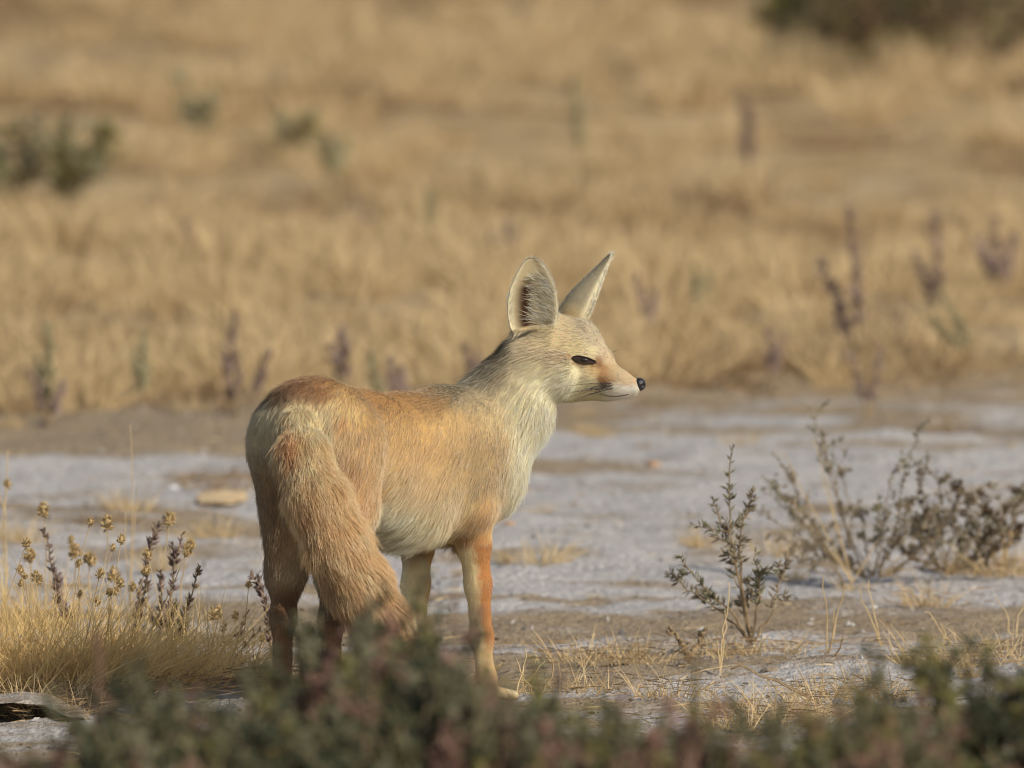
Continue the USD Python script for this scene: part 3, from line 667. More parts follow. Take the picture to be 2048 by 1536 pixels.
LEAFM = dict(dusty=M_leaf_dusty, pale=M_leaf_pale, lilac=M_leaf_lilac, green=M_leaf_green, dark=M_leaf_dark, grey=M_leaf_grey, olive=M_leaf_olive, red=M_leaf_red, mauve=M_leaf_mauve, brown=M_leaf_brown)

def wander(a, d, L, rng, n=7, wob=.18, up=.0):
    """A crooked twig from a along d, L long."""
    p = [np.array(a, float)]; d = unit(d)
    for k in range(n - 1):
        d = unit(d + rng.normal(size=3) * wob + np.array([0, 0, up])); p.append(p[-1] + d * L / (n - 1))
    return np.array(p)

def along(path, s):
    t = np.linspace(0, 1, len(path)); s = np.asarray(s)
    pts = np.stack([np.interp(s, t, path[:, q]) for q in range(3)], 1)
    e = 1e-3; q1 = np.stack([np.interp(np.clip(s + e, 0, 1), t, path[:, q]) for q in range(3)], 1); q0 = np.stack([np.interp(np.clip(s - e, 0, 1), t, path[:, q]) for q in range(3)], 1)
    return pts, unit(q1 - q0)

def leafy(path, s0, s1, n, L, W, rng, open_=.8, taper=.5):
    """Fleshy leaves set round a twig between s0 and s1 of its length."""
    s = rng.uniform(s0, s1, n); pts, d = along(path, s)
    o = unit(np.cross(d, rng.normal(size=(n, 3)))); D = unit(d * (1 - open_ * .5) + o * open_)
    f = 1 - taper * (s - s0) / max(s1 - s0, 1e-6)
    return leaves(pts, D, L * f * rng.uniform(.7, 1.25, n), W * f * rng.uniform(.8, 1.2, n), rng)

def shrub(label, base, R, Hh, seed, tones, n_stem=14, twigs=7, per=30, leafL=.012, leafW=.0045, group=None, name='saltbush_shrub', lean=(0, 0, 0), dense=False):
    """A salt bush: woody stems from one foot, forking twigs thick with small fleshy leaves in several tones."""
    rng = np.random.default_rng(seed)
    t = thing(name, label, 'shrub', base, group=group)
    stems, tw, lv = [], [], {k: [] for k, _ in tones}
    ks = [k for k, _ in tones]; ps = np.array([w for _, w in tones], float); ps /= ps.sum()
    for i in range(n_stem):
        az = rng.uniform(0, 2 * np.pi); spread = np.sqrt(rng.random()) * R
        d = np.array([np.cos(az) * spread, np.sin(az) * spread, Hh * rng.uniform(.66 if dense else .65, 1.0) * (1 - (.18 if dense else .35) * (spread / R) ** 2)]) + np.array(lean)
        L = np.linalg.norm(d)
        p = wander(np.array([np.cos(az), np.sin(az), 0]) * R * .08, d, L, rng, 8, .10)
        p = p[0] + (p - p[0]) * 1.0; stems.append(tube(p, np.linspace(.0032, .0011, 8), 5))
        tone_i = rng.choice(len(ks), p=ps)
        for j in range(twigs):
            s = rng.uniform(.45 if dense else .25, .98); a, dd = along(p, [s])
            q = wander(a[0], dd[0] + rng.normal(size=3) * .75 + [0, 0, .25], Hh * rng.uniform(.12, .27) if dense else Hh * rng.uniform(.16, .36), rng, 5, .15, .05)
            tw.append(tube(q, np.linspace(.0012, .0006, 5), 4))
            k = ks[tone_i] if rng.random() < .55 else ks[rng.choice(len(ks), p=ps)]
            lv[k].append(leafy(q, .08, 1.0, per, leafL, leafW, rng, .75, .35))
        lv[ks[tone_i]].append(leafy(p, .45, 1.0, per, leafL, leafW, rng, .75, .4))
    for st in stems: part(t, 'stem', st, M_twig)
    part(t, 'twigs', cat_mesh(tw), M_twig, kind='stuff')
    for k in ks:
        if lv[k]: part(t, 'leaves', cat_mesh(lv[k]), LEAFM[k], kind='stuff')
    return t

def spike_weed(label, base, tips, seed, tone='mauve', name='spike_weed', leafL=.007, leafW=.003, per=90, start=.35, group=None, stem_r=.0011, cat='weed', sides=0):
    """An upright weed: thin stems, each closed by a dense spike of small leaves. tips: offsets from the base, in metres."""
    rng = np.random.default_rng(seed)
    t = thing(name, label, cat, base, group=group)
    for tip in tips:
        tip = np.array(tip, float); n = 8
        s = np.linspace(0, 1, n)[:, None]
        p = tip * s + np.array([0, 0, .12]) * np.linalg.norm(tip) * (s - s * s) + rng.normal(size=(n, 3)) * .0018 * s
        st = part(t, 'stem', tube(p, np.linspace(stem_r * 1.4, stem_r * .6, n), 5), M_twig if tone not in ('dark', 'brown') else M_twig_dark)
        lf = [leafy(p, start, 1.0, per, leafL, leafW, rng, .65, .45)]
        for j in range(sides):
            a, dd = along(p, [rng.uniform(.15, .8)])
            q = wander(a[0], dd[0] + rng.normal(size=3) * .6, np.linalg.norm(tip) * rng.uniform(.15, .35), rng, 5, .15, .08)
            part(st, 'twig', tube(q, np.linspace(stem_r * .7, stem_r * .4, 5), 4), M_twig)
            lf.append(leafy(q, .2, 1.0, int(per * .4), leafL, leafW, rng, .7, .4))
        part(st, 'leaf_spike', cat_mesh(lf), LEAFM[tone], kind='stuff')
    return t

def off(base, px, py, dy=0.0):
    """Offset from a base point to what the photograph shows at a pixel, dy metres deeper."""
    b = np.array(base); return P(px, py, b[1] + dy) - b

def tuft(label, base, R, Hh, n, seed, mat=None, mat2=None, heads=0, flat=.25, group=None, w=.0011, name='grass_tuft', droop=.5):
    """A tuft of dry grass: loose blades from one foot, some fallen, with bristly seed heads."""
    rng = np.random.default_rng(seed)
    t = thing(name, label, 'grass tuft', base, group=group)
    def mk(n, up, hh):
        az = rng.uniform(0, 2 * np.pi, n); r = R * np.sqrt(rng.random(n))
        p = np.stack([np.cos(az) * r, np.sin(az) * r, np.zeros(n)], 1)
        d = np.stack([np.cos(az) * r / R * .5, np.sin(az) * r / R * .5, np.full(n, up)], 1) + rng.normal(size=(n, 3)) * [.55, .55, .15]
        d[:, 2] = np.abs(d[:, 2])
        return blades(p, d, hh * rng.uniform(.35, 1.05, n), w * rng.uniform(.7, 1.5, n), rng, rng.uniform(0, droop, n))
    part(t, 'blades', mk(n, 1.0, Hh), mat or M_straw, kind='stuff')
    part(t, 'blades', mk(int(n * .5), .8, Hh * .6), mat2 or M_straw_pale, kind='stuff')
    nf = int(n * flat * 2)
    az = rng.uniform(0, 2 * np.pi, nf); p = np.stack([rng.normal(size=nf) * R * .8, rng.normal(size=nf) * R * .8, rng.uniform(.001, .02, nf)], 1)
    part(t, 'fallen_blades', blades(p, np.stack([np.cos(az), np.sin(az), rng.uniform(-.05, .25, nf)], 1), Hh * rng.uniform(.2, .6, nf), w * 1.2, rng, .2), M_straw_brown, kind='stuff')
    for i in range(heads):
        a = rng.uniform(0, 2 * np.pi); r = R * rng.random() * .9
        b = np.array([np.cos(a) * r, np.sin(a) * r, 0]); d = unit(np.array([np.cos(a) * .22, np.sin(a) * .22, 1]) + rng.normal(size=3) * .12)
        L = Hh * rng.uniform(.6, 1.2); p = wander(b, d, L, rng, 6, .05)
        st = part(t, 'seed_stalk', tube(p, np.linspace(.0007, .0004, 6), 4), M_straw)
        seed_head(st, p[-1], unit(p[-1] - p[-2]), rng, rng.uniform(.6, .95))
    return t

def seed_head(parent, tip, d, rng, size=1.0, mat=None):
    n = 46
    u = rng.normal(size=(n, 3)); u = unit(u)
    core = u * np.array([.0026, .0026, .0042]) * size
    ax = unit(d); a = unit(np.cross(ax, [.3, .5, .1])); R = np.stack([a, np.cross(ax, a), ax])
    part(parent, 'seed_head', cat_mesh([blob(tip, R, (.0030 * size, .0030 * size, .0048 * size), 1), leaves(tip + core @ R, (u + [0, 0, .8]) @ R, .0046 * size, .0020 * size, rng)]), mat or M_seed)

# ---- blurred bushes close to the camera, along the foot of the picture
def near_base(px, y): return np.array([P(px, 768, y)[0], y, 0.0])
def top_h(py, y): return P(1024, py, y)[2]
FG = [ # label, px, depth, top pixel, radius, tones, seed, stems
 ("dull grey-green saltbush in front of the fox's tail and hind legs", 745, -3.9, 1240, .062, (('green', 5), ('dark', 4), ('red', 2), ('grey', 2), ('olive', 2), ('mauve', 1)), 101, 20),
 ("low dark saltbush just left of the fox's hind legs", 440, -3.8, 1420, .07, (('dark', 4), ('green', 3), ('grey', 3), ('olive', 2), ('mauve', 1)), 102, 18),
 ("saltbush with a yellow-green patch, below the fox's left hind foot", 600, -4.6, 1415, .09, (('green', 5), ('dark', 3), ('olive', 2), ('grey', 1)), 103, 18),
 ("low saltbush at the bottom left, second from the left edge", 310, -4.4, 1400, .09, (('dark', 4), ('green', 3), ('red', 2)), 104, 18),
 ("thin saltbush at the bottom left corner with bare mud behind it", 110, -4.9, 1475, .09, (('grey', 3), ('red', 2), ('green', 3)), 105, 13),
 ("dull grey and green saltbush in front of the gap between the fox's legs", 840, -4.5, 1325, .085, (('grey', 3), ('red', 2), ('dark', 4), ('green', 4)), 106, 18),
 ("olive saltbush with reddish tips below the fox's front paw", 985, -4.2, 1410, .085, (('olive', 2), ('green', 3), ('grey', 3)), 107, 17),
 ("grey-green saltbush right of the fox's front paw", 1170, -4.4, 1425, .09, (('green', 3), ('dark', 3), ('red', 2), ('olive', 2), ('mauve', 1)), 108, 17),
 ("brownish thin saltbush with straw showing through, bottom right of centre", 1365, -4.6, 1445, .085, (('olive', 3), ('red', 2), ('dark', 2)), 109, 13),
 ("wide dark green saltbush at the bottom right, second from the right edge", 1640, -4.2, 1432, .10, (('dark', 4), ('green', 4), ('grey', 1)), 110, 19),
 ("saltbush with brown-red twigs at the bottom right, between two dark green ones", 1800, -4.8, 1420, .085, (('green', 4), ('olive', 2), ('red', 2)), 111, 16),
 ("tallest dark green saltbush at the bottom right corner", 1985, -4.0, 1338, .10, (('dark', 5), ('green', 3), ('olive', 2), ('mauve', 1)), 112, 20),
]
for lab, px, y, py, R, tones, seed, ns in FG:
    y += .1; py -= 6
    h = top_h(py, y)
    shrub(lab, near_base(px, y), R, h * 1.02, seed, tones, n_stem=int(ns * 2.4), twigs=11, per=28, leafL=.017, leafW=.0075, dense=True)
# single out-of-focus shoots that stand up from those bushes
for lab, px, y, py, tone, seed in [
  ('tall reddish-brown shoot standing up at the lower left', 186, -3.6, 1262, 'red', 121), ("olive shoot in front of the fox's near foreleg", 962, -3.6, 1300, 'olive', 122),
  ('grey-green shoot right of the date-high gap at lower centre right', 1382, -3.4, 1312, 'green', 123), ('dark green shoot at lower right, left of the corner bush', 1755, -3.4, 1300, 'green', 124),
  ('dark shoot leaning at lower right corner', 1955, -3.5, 1300, 'dark', 125), ("dark twig between the fox's forelegs, out of focus", 905, -3.2, 1150, 'mauve', 126), ('mauve shoot right of the front paw', 1105, -3.5, 1345, 'mauve', 127)]:
    y -= .2; b = near_base(px, y); h = top_h(py, y)
    thin = tone == 'mauve' and px == 905
    if lab.startswith('grey-green shoot'): lab = 'grey-green shoot standing alone at lower right of centre'
    spike_weed(lab, b, [(.004, 0, h), (-.015, .01, h * .8), (.018, -.01, h * .86)], seed, tone, name='saltbush_shoot', leafL=.011, leafW=.0045, per=36 if thin else 110, start=.62, stem_r=.0016, cat='shoot')

# ---- left: dry grass with seed heads and purple-grey spikes
tuft('densest tuft of golden dry grass at the left edge, thick with seed heads', G(35, 1395), .115, .155, 1100, 201, mat=M_gold, mat2=M_straw, heads=11)
tuft('golden dry grass tuft second from the left edge', G(140, 1385), .105, .135, 900, 202, mat=M_gold, mat2=M_straw, heads=8)
tuft('low spreading grass tuft right of the golden ones, dark underneath', G(245, 1378), .095, .115, 620, 203, mat=M_gold, mat2=M_straw, heads=5)
tuft('thin grass tuft left of the fox\'s hind legs', G(365, 1365), .08, .115, 400, 204, mat=M_gold, mat2=M_straw, heads=4)
tuft('sparse tuft at the left edge behind the densest one', G(15, 1260), .07, .13, 160, 205, mat=M_gold, mat2=M_straw, heads=5)
tuft('small tuft close against the fox\'s left hind leg', G(500, 1352), .05, .06, 90, 206, heads=2)
for k, (px, py, bx, by) in enumerate([(88, 1022, 96, 1300), (215, 1048, 226, 1330), (338, 1040, 300, 1310), (378, 1095, 340, 1320), (180, 1120, 170, 1310), (60, 1115, 70, 1310), (150, 1105, 150, 1300), (430, 1228, 410, 1350), (228, 1150, 235, 1330)]):
    b = G(bx, by); t = thing('seed_stalk_plant', ['tallest lone stalk with a round seed head, near the left edge', 'stalk with a large seed head over the salt, left of the purple spikes', 'stalk whose seed head stands above the tallest purple spike', 'stalk with a tan seed head right of the purple spikes', 'short seed stalk amid the golden grass', 'seed stalk leaning from the leftmost golden tuft', 'pale seed stalk between two golden tufts', 'pale seed stalk nearest the fox\'s hind leg', 'seed stalk below the large seed head'][k], 'weed', b)
    e = off(b, px, py); rng = np.random.default_rng(300 + k); s = np.linspace(0, 1, 7)[:, None]; p = e * s + rng.normal(size=(7, 3)) * .002 * s * (1 - s) * 4
    st = part(t, 'stalk', tube(p, np.linspace(.0009, .0005, 7), 4), M_straw)
    seed_head(st, p[-1], unit(p[-1] - p[-2]), rng, 1.3)
SP = [("reddish purple leafy spike standing left of the others over the salt", (150, 1310), [(82, 1062), (105, 1150)], 'mauve', 211),
 ("tallest purple-grey leafy spike left of the fox", (262, 1330), [(308, 1052), (290, 1160)], 'mauve', 212),
 ("slender purple-grey spike just right of the tallest one", (318, 1335), [(364, 1068), (325, 1140)], 'mauve', 213),
 ("dark purple-brown spike leaning right toward the fox's hind leg", (330, 1350), [(402, 1132), (350, 1200)], 'brown', 214),
 ("mauve spike close to the left of the fox's hind leg", (548, 1345), [(521, 1146)], 'mauve', 215)]
for lab, b, tips, tone, seed in SP:
    b3 = G(*b); spike_weed(lab, b3, [off(b3, x, y, .02 * i) for i, (x, y) in enumerate(tips)], seed, tone, leafL=.0105, leafW=.0042, per=75, start=.25, sides=1)
b3 = G(455, 1345); spike_weed('dark twiggy weed with black buds beside the fox\'s hind leg', b3, [off(b3, 498, 1215), off(b3, 445, 1225, .02), off(b3, 520, 1255, -.02), off(b3, 470, 1265, .03)], 216, 'brown', leafL=.007, leafW=.005, per=9, start=.5, sides=2)

# ---- right: two leggy salt shrubs and what grows round them
def branchy(label, base, limbs, seed, tone, leafL=.009, leafW=.0034, per=50, name='leggy_shrub', r0=.0022, cat='shrub', tone2=None, tw=6):
    rng = np.random.default_rng(seed); t = thing(name, label, cat, base)
    for limb in limbs:
        p = np.array([off(base, x, y, dy) for x, y, dy in limb]); s = np.linspace(0, 1, len(p)); u = np.linspace(0, 1, 14)
        p = np.stack([np.interp(u, s, p[:, q]) for q in range(3)], 1); p = ndimage.gaussian_filter1d(p, 1.1, axis=0, mode='nearest'); p[1:] += rng.normal(size=(13, 3)) * .0012
        st = part(t, 'branch', tube(p, np.linspace(r0, r0 * .35, 14), 5), M_twig)
        lf = [leafy(p, .35, 1.0, per, leafL, leafW, rng, .75, .35)]; L = np.linalg.norm(p[-1] - p[0])
        for j in range(tw):
            a, dd = along(p, [rng.uniform(.35, .95)]); q = wander(a[0], dd[0] + rng.normal(size=3) * .8 + [0, 0, .2], L * rng.uniform(.10, .24), rng, 5, .15, .06)
            part(st, 'twig', tube(q, np.linspace(r0 * .45, r0 * .25, 5), 4), M_twig)
            lf.append(leafy(q, .15, 1, int(per * .45), leafL, leafW, rng, .8, .3))
        part(st, 'leaves', cat_mesh(lf), LEAFM[tone if tone2 is None or rng.random() < .6 else tone2], kind='stuff')
    return t
b = G(1502, 1305)
branchy('upright grey-green leggy shrub standing alone on the salt at right', b, [
  [(1502, 1305, 0), (1485, 1200, 0), (1462, 1080, .01), (1455, 985, .01), (1466, 872, .01)], [(1498, 1290, 0), (1470, 1230, -.02), (1410, 1180, -.03), (1355, 1105, -.04)],
  [(1495, 1280, 0), (1440, 1220, .02), (1385, 1185, .03), (1348, 1150, .04)], [(1505, 1290, 0), (1515, 1220, -.01), (1520, 1160, -.02), (1508, 1100, -.02)],
  [(1506, 1285, 0), (1540, 1225, .01), (1556, 1180, .01), (1572, 1130, .02)], [(1500, 1280, 0), (1480, 1150, .02), (1440, 1040, .03), (1425, 995, .03)], [(1503, 1280, 0), (1478, 1130, -.02), (1480, 1060, -.03), (1500, 1000, -.03)],
  [(1503, 1295, 0), (1500, 1240, .04), (1490, 1190, .05), (1455, 1130, .06)]], 221, 'dusty', tone2='grey', leafL=.0120, leafW=.0034, per=38, tw=3, r0=.0015)
b = G(1740, 1160); lr = np.random.default_rng(9); limbs = []
for x, y in [(1525, 945), (1512, 975), (1545, 900), (1590, 1000), (1612, 805), (1640, 880), (1680, 930), (1842, 842), (1790, 930), (1760, 1000), (1720, 1020), (1860, 920), (1900, 975), (1930, 1020), (2025, 1000), (1980, 960), (1880, 1060), (1820, 1050), (1960, 1075), (1600, 1080), (1660, 1090)]:
    x0 = 1740 + lr.uniform(-14, 14) + (x - 1740) * .05; d = lr.uniform(-.06, .06); m1, m2 = lr.uniform(.3, .42), lr.uniform(.62, .75)
    limbs.append([(x0, 1157, 0), (x0 + (x - x0) * (m1 + .06), 1157 + (y - 1157) * (m1 - .06) + lr.uniform(-12, 12), d * .4), (x0 + (x - x0) * m2, 1157 + (y - 1157) * m2 + lr.uniform(-18, 18), d * .8), (x, y, d)])
branchy('wide sprawling grey shrub with dark leaf clumps, behind the upright one at right', b, limbs, 222, 'dusty', tone2='grey', leafL=.0075, leafW=.0032, per=26, tw=6, r0=.0010)
b = G(1890, 1150); limbs = []
for x, y in [(1800, 1000), (1835, 940), (1875, 930), (1925, 955), (1975, 985), (2020, 1010), (2052, 985), (1780, 1075), (1820, 1040), (1990, 1060), (1940, 1030), (1870, 1010), (2040, 1080)]:
    d = lr.uniform(-.06, .06); m1, m2 = lr.uniform(.3, .42), lr.uniform(.62, .75)
    limbs.append([(1890 + lr.uniform(-10, 10), 1148, 0), (1890 + (x - 1890) * (m1 + .1), 1148 + (y - 1148) * (m1 - .08) + lr.uniform(-10, 10), d * .4), (1890 + (x - 1890) * m2, 1148 + (y - 1148) * m2 + lr.uniform(-16, 16), d * .8), (x, y, d)])
branchy('low dense tangle of dark dry twigs between the wide sprawling shrub and the right edge', b, limbs, 226, 'brown', tone2='dusty', leafL=.0080, leafW=.0040, per=30, tw=6, r0=.0012)
b = G(2008, 1140)
branchy('dark woody branch rising at the right edge', b, [[(2008, 1140, 0), (2015, 1080, 0), (2030, 1020, .0), (2050, 960, 0)], [(2010, 1130, 0), (2000, 1050, .02), (1950, 1000, .03), (1900, 975, .04)], [(2012, 1100, 0), (2030, 1060, .02), (2070, 1040, .02)]], 223, 'brown', leafL=.0085, leafW=.004, per=36, r0=.0030, tw=6)
b = G(1385, 1325)
branchy('short thick dark weed stem low beside the upright shrub', b, [[(1385, 1325, 0), (1365, 1290, 0), (1340, 1255, 0)], [(1380, 1318, 0), (1400, 1280, .01), (1410, 1255, .01)]], 224, 'brown', leafL=.006, leafW=.004, per=16, r0=.0045, name='weed_stem', cat='weed', tw=1)
tuft('golden tuft at the foot of the dark branch by the right edge', G(1985, 1150), .055, .065, 200, 231, mat2=M_straw, flat=.3)
tuft('small golden tuft on the salt between the sprawling shrub and the bottom', G(1868, 1212), .035, .05, 70, 232)
tuft('low straw tuft with dark litter right of the fox\'s foreleg', G(1205, 1325), .07, .045, 150, 233, flat=.8)
tuft('thin straw tuft right of the fox\'s front paw', G(1135, 1385), .05, .05, 70, 234, flat=.6)
tuft('straw tuft below the upright shrub', G(1500, 1312), .06, .04, 110, 235, flat=.7)
tuft('straw tuft low at the right, in front of the sprawling shrub', G(1700, 1400), .07, .06, 140, 236, flat=.7)
tuft('pale straw tuft at the lower right edge', G(1960, 1330), .09, .06, 200, 237, flat=.6)
tuft('straw tuft at the bottom, right of centre, half hidden by saltbush', G(1530, 1450), .07, .075, 190, 238, flat=.4)
tuft('wispy tuft left of the upright shrub', G(1340, 1395), .04, .05, 60, 239, flat=.6)
tuft('sparse tuft between the fox\'s forelegs and hind legs', G(880, 1395), .05, .05, 80, 240, flat=.6)
tuft('flattened straw hanging over the mud ledge at the lower left', G(50, 1428), .09, .055, 260, 243, flat=1.2)
# bare straws
def bare(label, base, tips, seed, r=.0010, mat=None, name='bare_stalk'):
    rng = np.random.default_rng(seed); b = G(*base); t = thing(name, label, 'stalk', b)
    for x, y in tips:
        e = off(b, x, y, rng.uniform(-.03, .03)); u = np.linspace(0, 1, 7)[:, None]; p = e * u + rng.normal(size=(7, 3)) * .0022 * u
        part(t, 'stalk', tube(p, np.linspace(r, r * .5, 7), 4), mat or M_straw_pale)
    return t
bare('pale bare stalks crossing in front of the upright shrub', (1440, 1345), [(1462, 1170), (1448, 1215), (1432, 1260)], 251)
bare('forked bare stalk right of the upright shrub', (1655, 1318), [(1690, 1170), (1652, 1150), (1672, 1230)], 252)
bare('bare leaning stalk under the sprawling shrub', (1765, 1300), [(1718, 1180), (1735, 1160)], 253)
bare('two thin straws at the lower right', (1908, 1300), [(1852, 1215), (1878, 1240)], 254)
bare('pale straws rising near the right edge', (2030, 1290), [(1995, 1190), (2044, 1200)], 255)
bare('thick fallen pale stem at the lower right', (1640, 1405), [(1460, 1322)], 256, .0022, M_twig)
bare('long thin straw leaning left over the salt below the upright shrub', (1440, 1300), [(1335, 1236)], 257, .0008)
bare('straw standing by the fox\'s belly shadow left of its foreleg', (690, 1345), [(668, 1205), (640, 1210), (735, 1228)], 258, .0012, M_straw)
bare('tall hair-thin stalks over the salt left of the fox', (262, 1260), [(264, 855), (250, 1010), (270, 960)], 259, .0007)
bare('thin stalk at the far left edge', (12, 1240), [(18, 905), (5, 985)], 260, .0010)
bare('curled bare stalk on the mud at lower right', (1665, 1330), [(1690, 1262), (1640, 1300)], 261, .0012, M_twig)
bare('thin straws beside the fox\'s front paw', (1028, 1400), [(1060, 1300), (1090, 1320), (1075, 1345)], 262, .0011)
bare('dry stalk crossing the paw\'s right side', (1075, 1405), [(1110, 1330), (1040, 1340)], 263, .0013)

b = G(1690, 1178)
branchy('thin straw-coloured dry shrub filling the gap behind the upright one', b, [[(1690, 1178, 0), (1650, 1120, 0), (1580, 1060, .01), (1500, 1012, .02)], [(1688, 1176, 0), (1640, 1130, .02), (1590, 1090, .03), (1535, 1050, .03)], [(1690, 1176, 0), (1660, 1100, -.02), (1620, 1040, -.02), (1572, 985, -.02)],
  [(1692, 1176, 0), (1660, 1120, .03), (1630, 1080, .04), (1605, 1040, .04)], [(1690, 1178, 0), (1640, 1145, -.02), (1600, 1120, -.03), (1560, 1100, -.03)]], 227, 'dusty', leafL=.0075, leafW=.0028, per=20, tw=6, r0=.0009)
bare('pale dry straws tangled through the wide sprawling shrub', (1705, 1165), [(1565, 905), (1622, 868), (1800, 1012), (1650, 952), (1585, 990)], 264, .0008)
# ---- background weeds standing in the grass
BG = [("tall mauve spike weed right of the fox's head", (1725, 690), [(1698, 420), (1640, 520)], 'lilac', 36, .018), ("dark spike weed at upper right on the pale band", (1500, 330), [(1490, 205)], 'mauve', 37, .02),
 ("blurred spike weed second from the right edge", (1880, 600), [(1868, 425), (1830, 510)], 'lilac', 38, .015), ("mauve weed clump at the right edge", (2000, 560), [(1990, 440), (2030, 470), (1960, 480)], 'lilac', 39, .018),
 ("pale mauve weed just right of the fox's muzzle", (1300, 650), [(1272, 545), (1310, 580)], 'lilac', 40, .014), ("grey-green weed between the fox's ear and the tall spike", (1400, 620), [(1385, 525), (1420, 550)], 'pale', 41, .014),
 ("small mauve weed below the tall spike", (1545, 735), [(1535, 660), (1560, 680)], 'lilac', 42, .012), ("tall thin mauve spike above the fox's rump at left", (475, 800), [(468, 625), (445, 695)], 'lilac', 43, .014),
 ("grey-green spike leaning left, third from the left edge", (292, 775), [(265, 702), (285, 665)], 'pale', 44, .014), ("blue-grey spike weed near the left edge", (105, 800), [(92, 640), (75, 720)], 'pale', 45, .015),
 ("pinkish weed low near the left edge", (100, 810), [(60, 740), (125, 760)], 'lilac', 46, .012), ("mauve spike leaning right above the fox's rump", (500, 780), [(540, 700)], 'lilac', 47, .013),
 ("dark mauve weed directly above the fox's rump", (690, 760), [(685, 655), (665, 690)], 'lilac', 48, .016), ("grey-green spike above the fox's back", (765, 790), [(742, 705)], 'pale', 49, .013),
 ("mauve weed with dark foot above the fox's back", (800, 785), [(778, 725), (805, 740)], 'lilac', 50, .014), ("green-grey spike at the middle of the picture, left of the ear", (862, 480), [(858, 385)], 'pale', 51, .018),
 ("mauve weed clump high in the middle", (1008, 520), [(1010, 450), (985, 470), (1025, 468)], 'lilac', 52, .018), ("faint mauve spike at left middle", (372, 510), [(370, 440)], 'lilac', 53, .017),
 ("dark weed just left of the fox's neck", (945, 760), [(930, 690), (955, 700)], 'mauve', 54, .012), ("purple weed left of the fox's ears", (720, 470), [(712, 405), (735, 430)], 'lilac', 55, .016),
 ("grey weed left of the pale band", (660, 330), [(650, 268), (690, 280)], 'pale', 56, .02), ("faint grey spike at top middle", (1160, 300), [(1150, 160)], 'pale', 57, .02), ("grey-green weed far right behind the mauve spike", (1960, 690), [(1840, 620), (1880, 580)], 'pale', 58, .014),
 ("reddish weed low on the grass edge at right", (1740, 800), [(1700, 700), (1760, 690)], 'lilac', 59, .011)]
for lab, bpx, tips, tone, seed, ll in BG:
    b3 = G(bpx[0], bpx[1] + 45); spike_weed(lab, b3, [off(b3, x, y, .03 * i) for i, (x, y) in enumerate(tips)], 400 + seed, tone, leafL=ll, leafW=ll * .45, per=75, start=.25, stem_r=.0016)
def far_shrub(label, px, py, top, R, tones, seed, ns=16, per=14):
    b3 = G(px, py); h = off(b3, px, top)[2]
    shrub(label, b3, R, h, seed, tones, n_stem=ns, twigs=7, per=per, leafL=.022, leafW=.010)
far_shrub('large dark green bush at the top right corner', 1960, 150, -200, .20, (('olive', 3), ('green', 3), ('brown', 3)), 501, 20, 10)
far_shrub('dark bush with reddish foot, left of the corner bush at top right', 1770, 165, -160, .15, (('brown', 3), ('olive', 3), ('green', 2), ('red', 1)), 502, 15, 10)
far_shrub('thin olive bush at the top, leftmost of those at top right', 1620, 130, -90, .13, (('olive', 3), ('dark', 2)), 503, 12)
far_shrub('grey-green bush at the left edge, halfway up the grass', 25, 440, 235, .09, (('pale', 4), ('grey', 2), ('olive', 2)), 504, 10, 7)
far_shrub('green upright bush close to the left edge, right one of a pair', 130, 440, 215, .075, (('pale', 3), ('grey', 2), ('olive', 3)), 505, 9, 7)
far_shrub('small faint green bush at upper left', 400, 290, 130, .06, (('pale', 5), ('grey', 1)), 506, 3, 7)
far_shrub('small low green bush at upper left, right of the faint one', 555, 320, 225, .07, (('pale', 3), ('olive', 3)), 507, 3, 7)

# ---- the dry grass behind: clumps without number
def grass_proto(seed, n, Hh, R, flat):
    rng = np.random.default_rng(seed)
    az = rng.uniform(0, 2 * np.pi, n); r = R * np.sqrt(rng.random(n)); p = np.stack([np.cos(az) * r, np.sin(az) * r, np.zeros(n)], 1)
    d = np.stack([np.cos(az) * r / R * .6, np.sin(az) * r / R * .6, np.ones(n) * (1 - flat)], 1) + rng.normal(size=(n, 3)) * [.35, .35, .15]; d[:, 2] = np.abs(d[:, 2])
    return blades(p, d, Hh * rng.uniform(.4, 1.1, n), .0022 * rng.uniform(.7, 1.4, n), rng, rng.uniform(0, .6, n))
gr = UsdGeom.PointInstancer.Define(stage, '/World/dry_grass')
protos = []
pm = [M_straw, M_straw, M_straw_pale, M_straw_brown, M_straw, M_straw_brown]
for k in range(6):
    o = usdkit.mesh(stage, f'/World/dry_grass/clump_{k + 1:03d}', grass_proto(600 + k, [110, 90, 80, 90, 60, 60][k], [.085, .07, .08, .05, .055, .035][k], [.04, .045, .035, .05, .05, .06][k], [.1, .2, .1, .45, .4, .6][k]), pm[k])
    protos.append(o.GetPath())
gr.CreatePrototypesRel().SetTargets(protos)
rng = np.random.default_rng(77)
N = 36000
y = 4.6 + (rng.random(N) ** .85) * 16; x = rng.uniform(-1, 1, N) * (3.8 + .02 * y)
y0 = 4.95 + np.clip(x, -1.5, 1.5) * .5 + (meshkit.fbm(np.stack([x * 2.2, x * 0, x * 0], 1), 3, 12) - .5) * 1.5
pp = np.stack([x * .9, y * .5, 0 * x], 1)
dn = np.interp(y - y0, [-.3, .15, .7, 3.6, 4.6, 6.6, 7.4, 30], [.03, .35, 1, .8, .22, .14, .75, .75]) * (.1 + 1.5 * meshkit.fbm(pp * 1.5, 3, 91))
dn = dn * np.clip(meshkit.fbm(np.stack([x * .28, y * .95, 0 * x], 1), 2, 99) * 3.0 - .6, .2, 1.15)
k = (rng.random(N) < dn) & (y > y0 - .3)
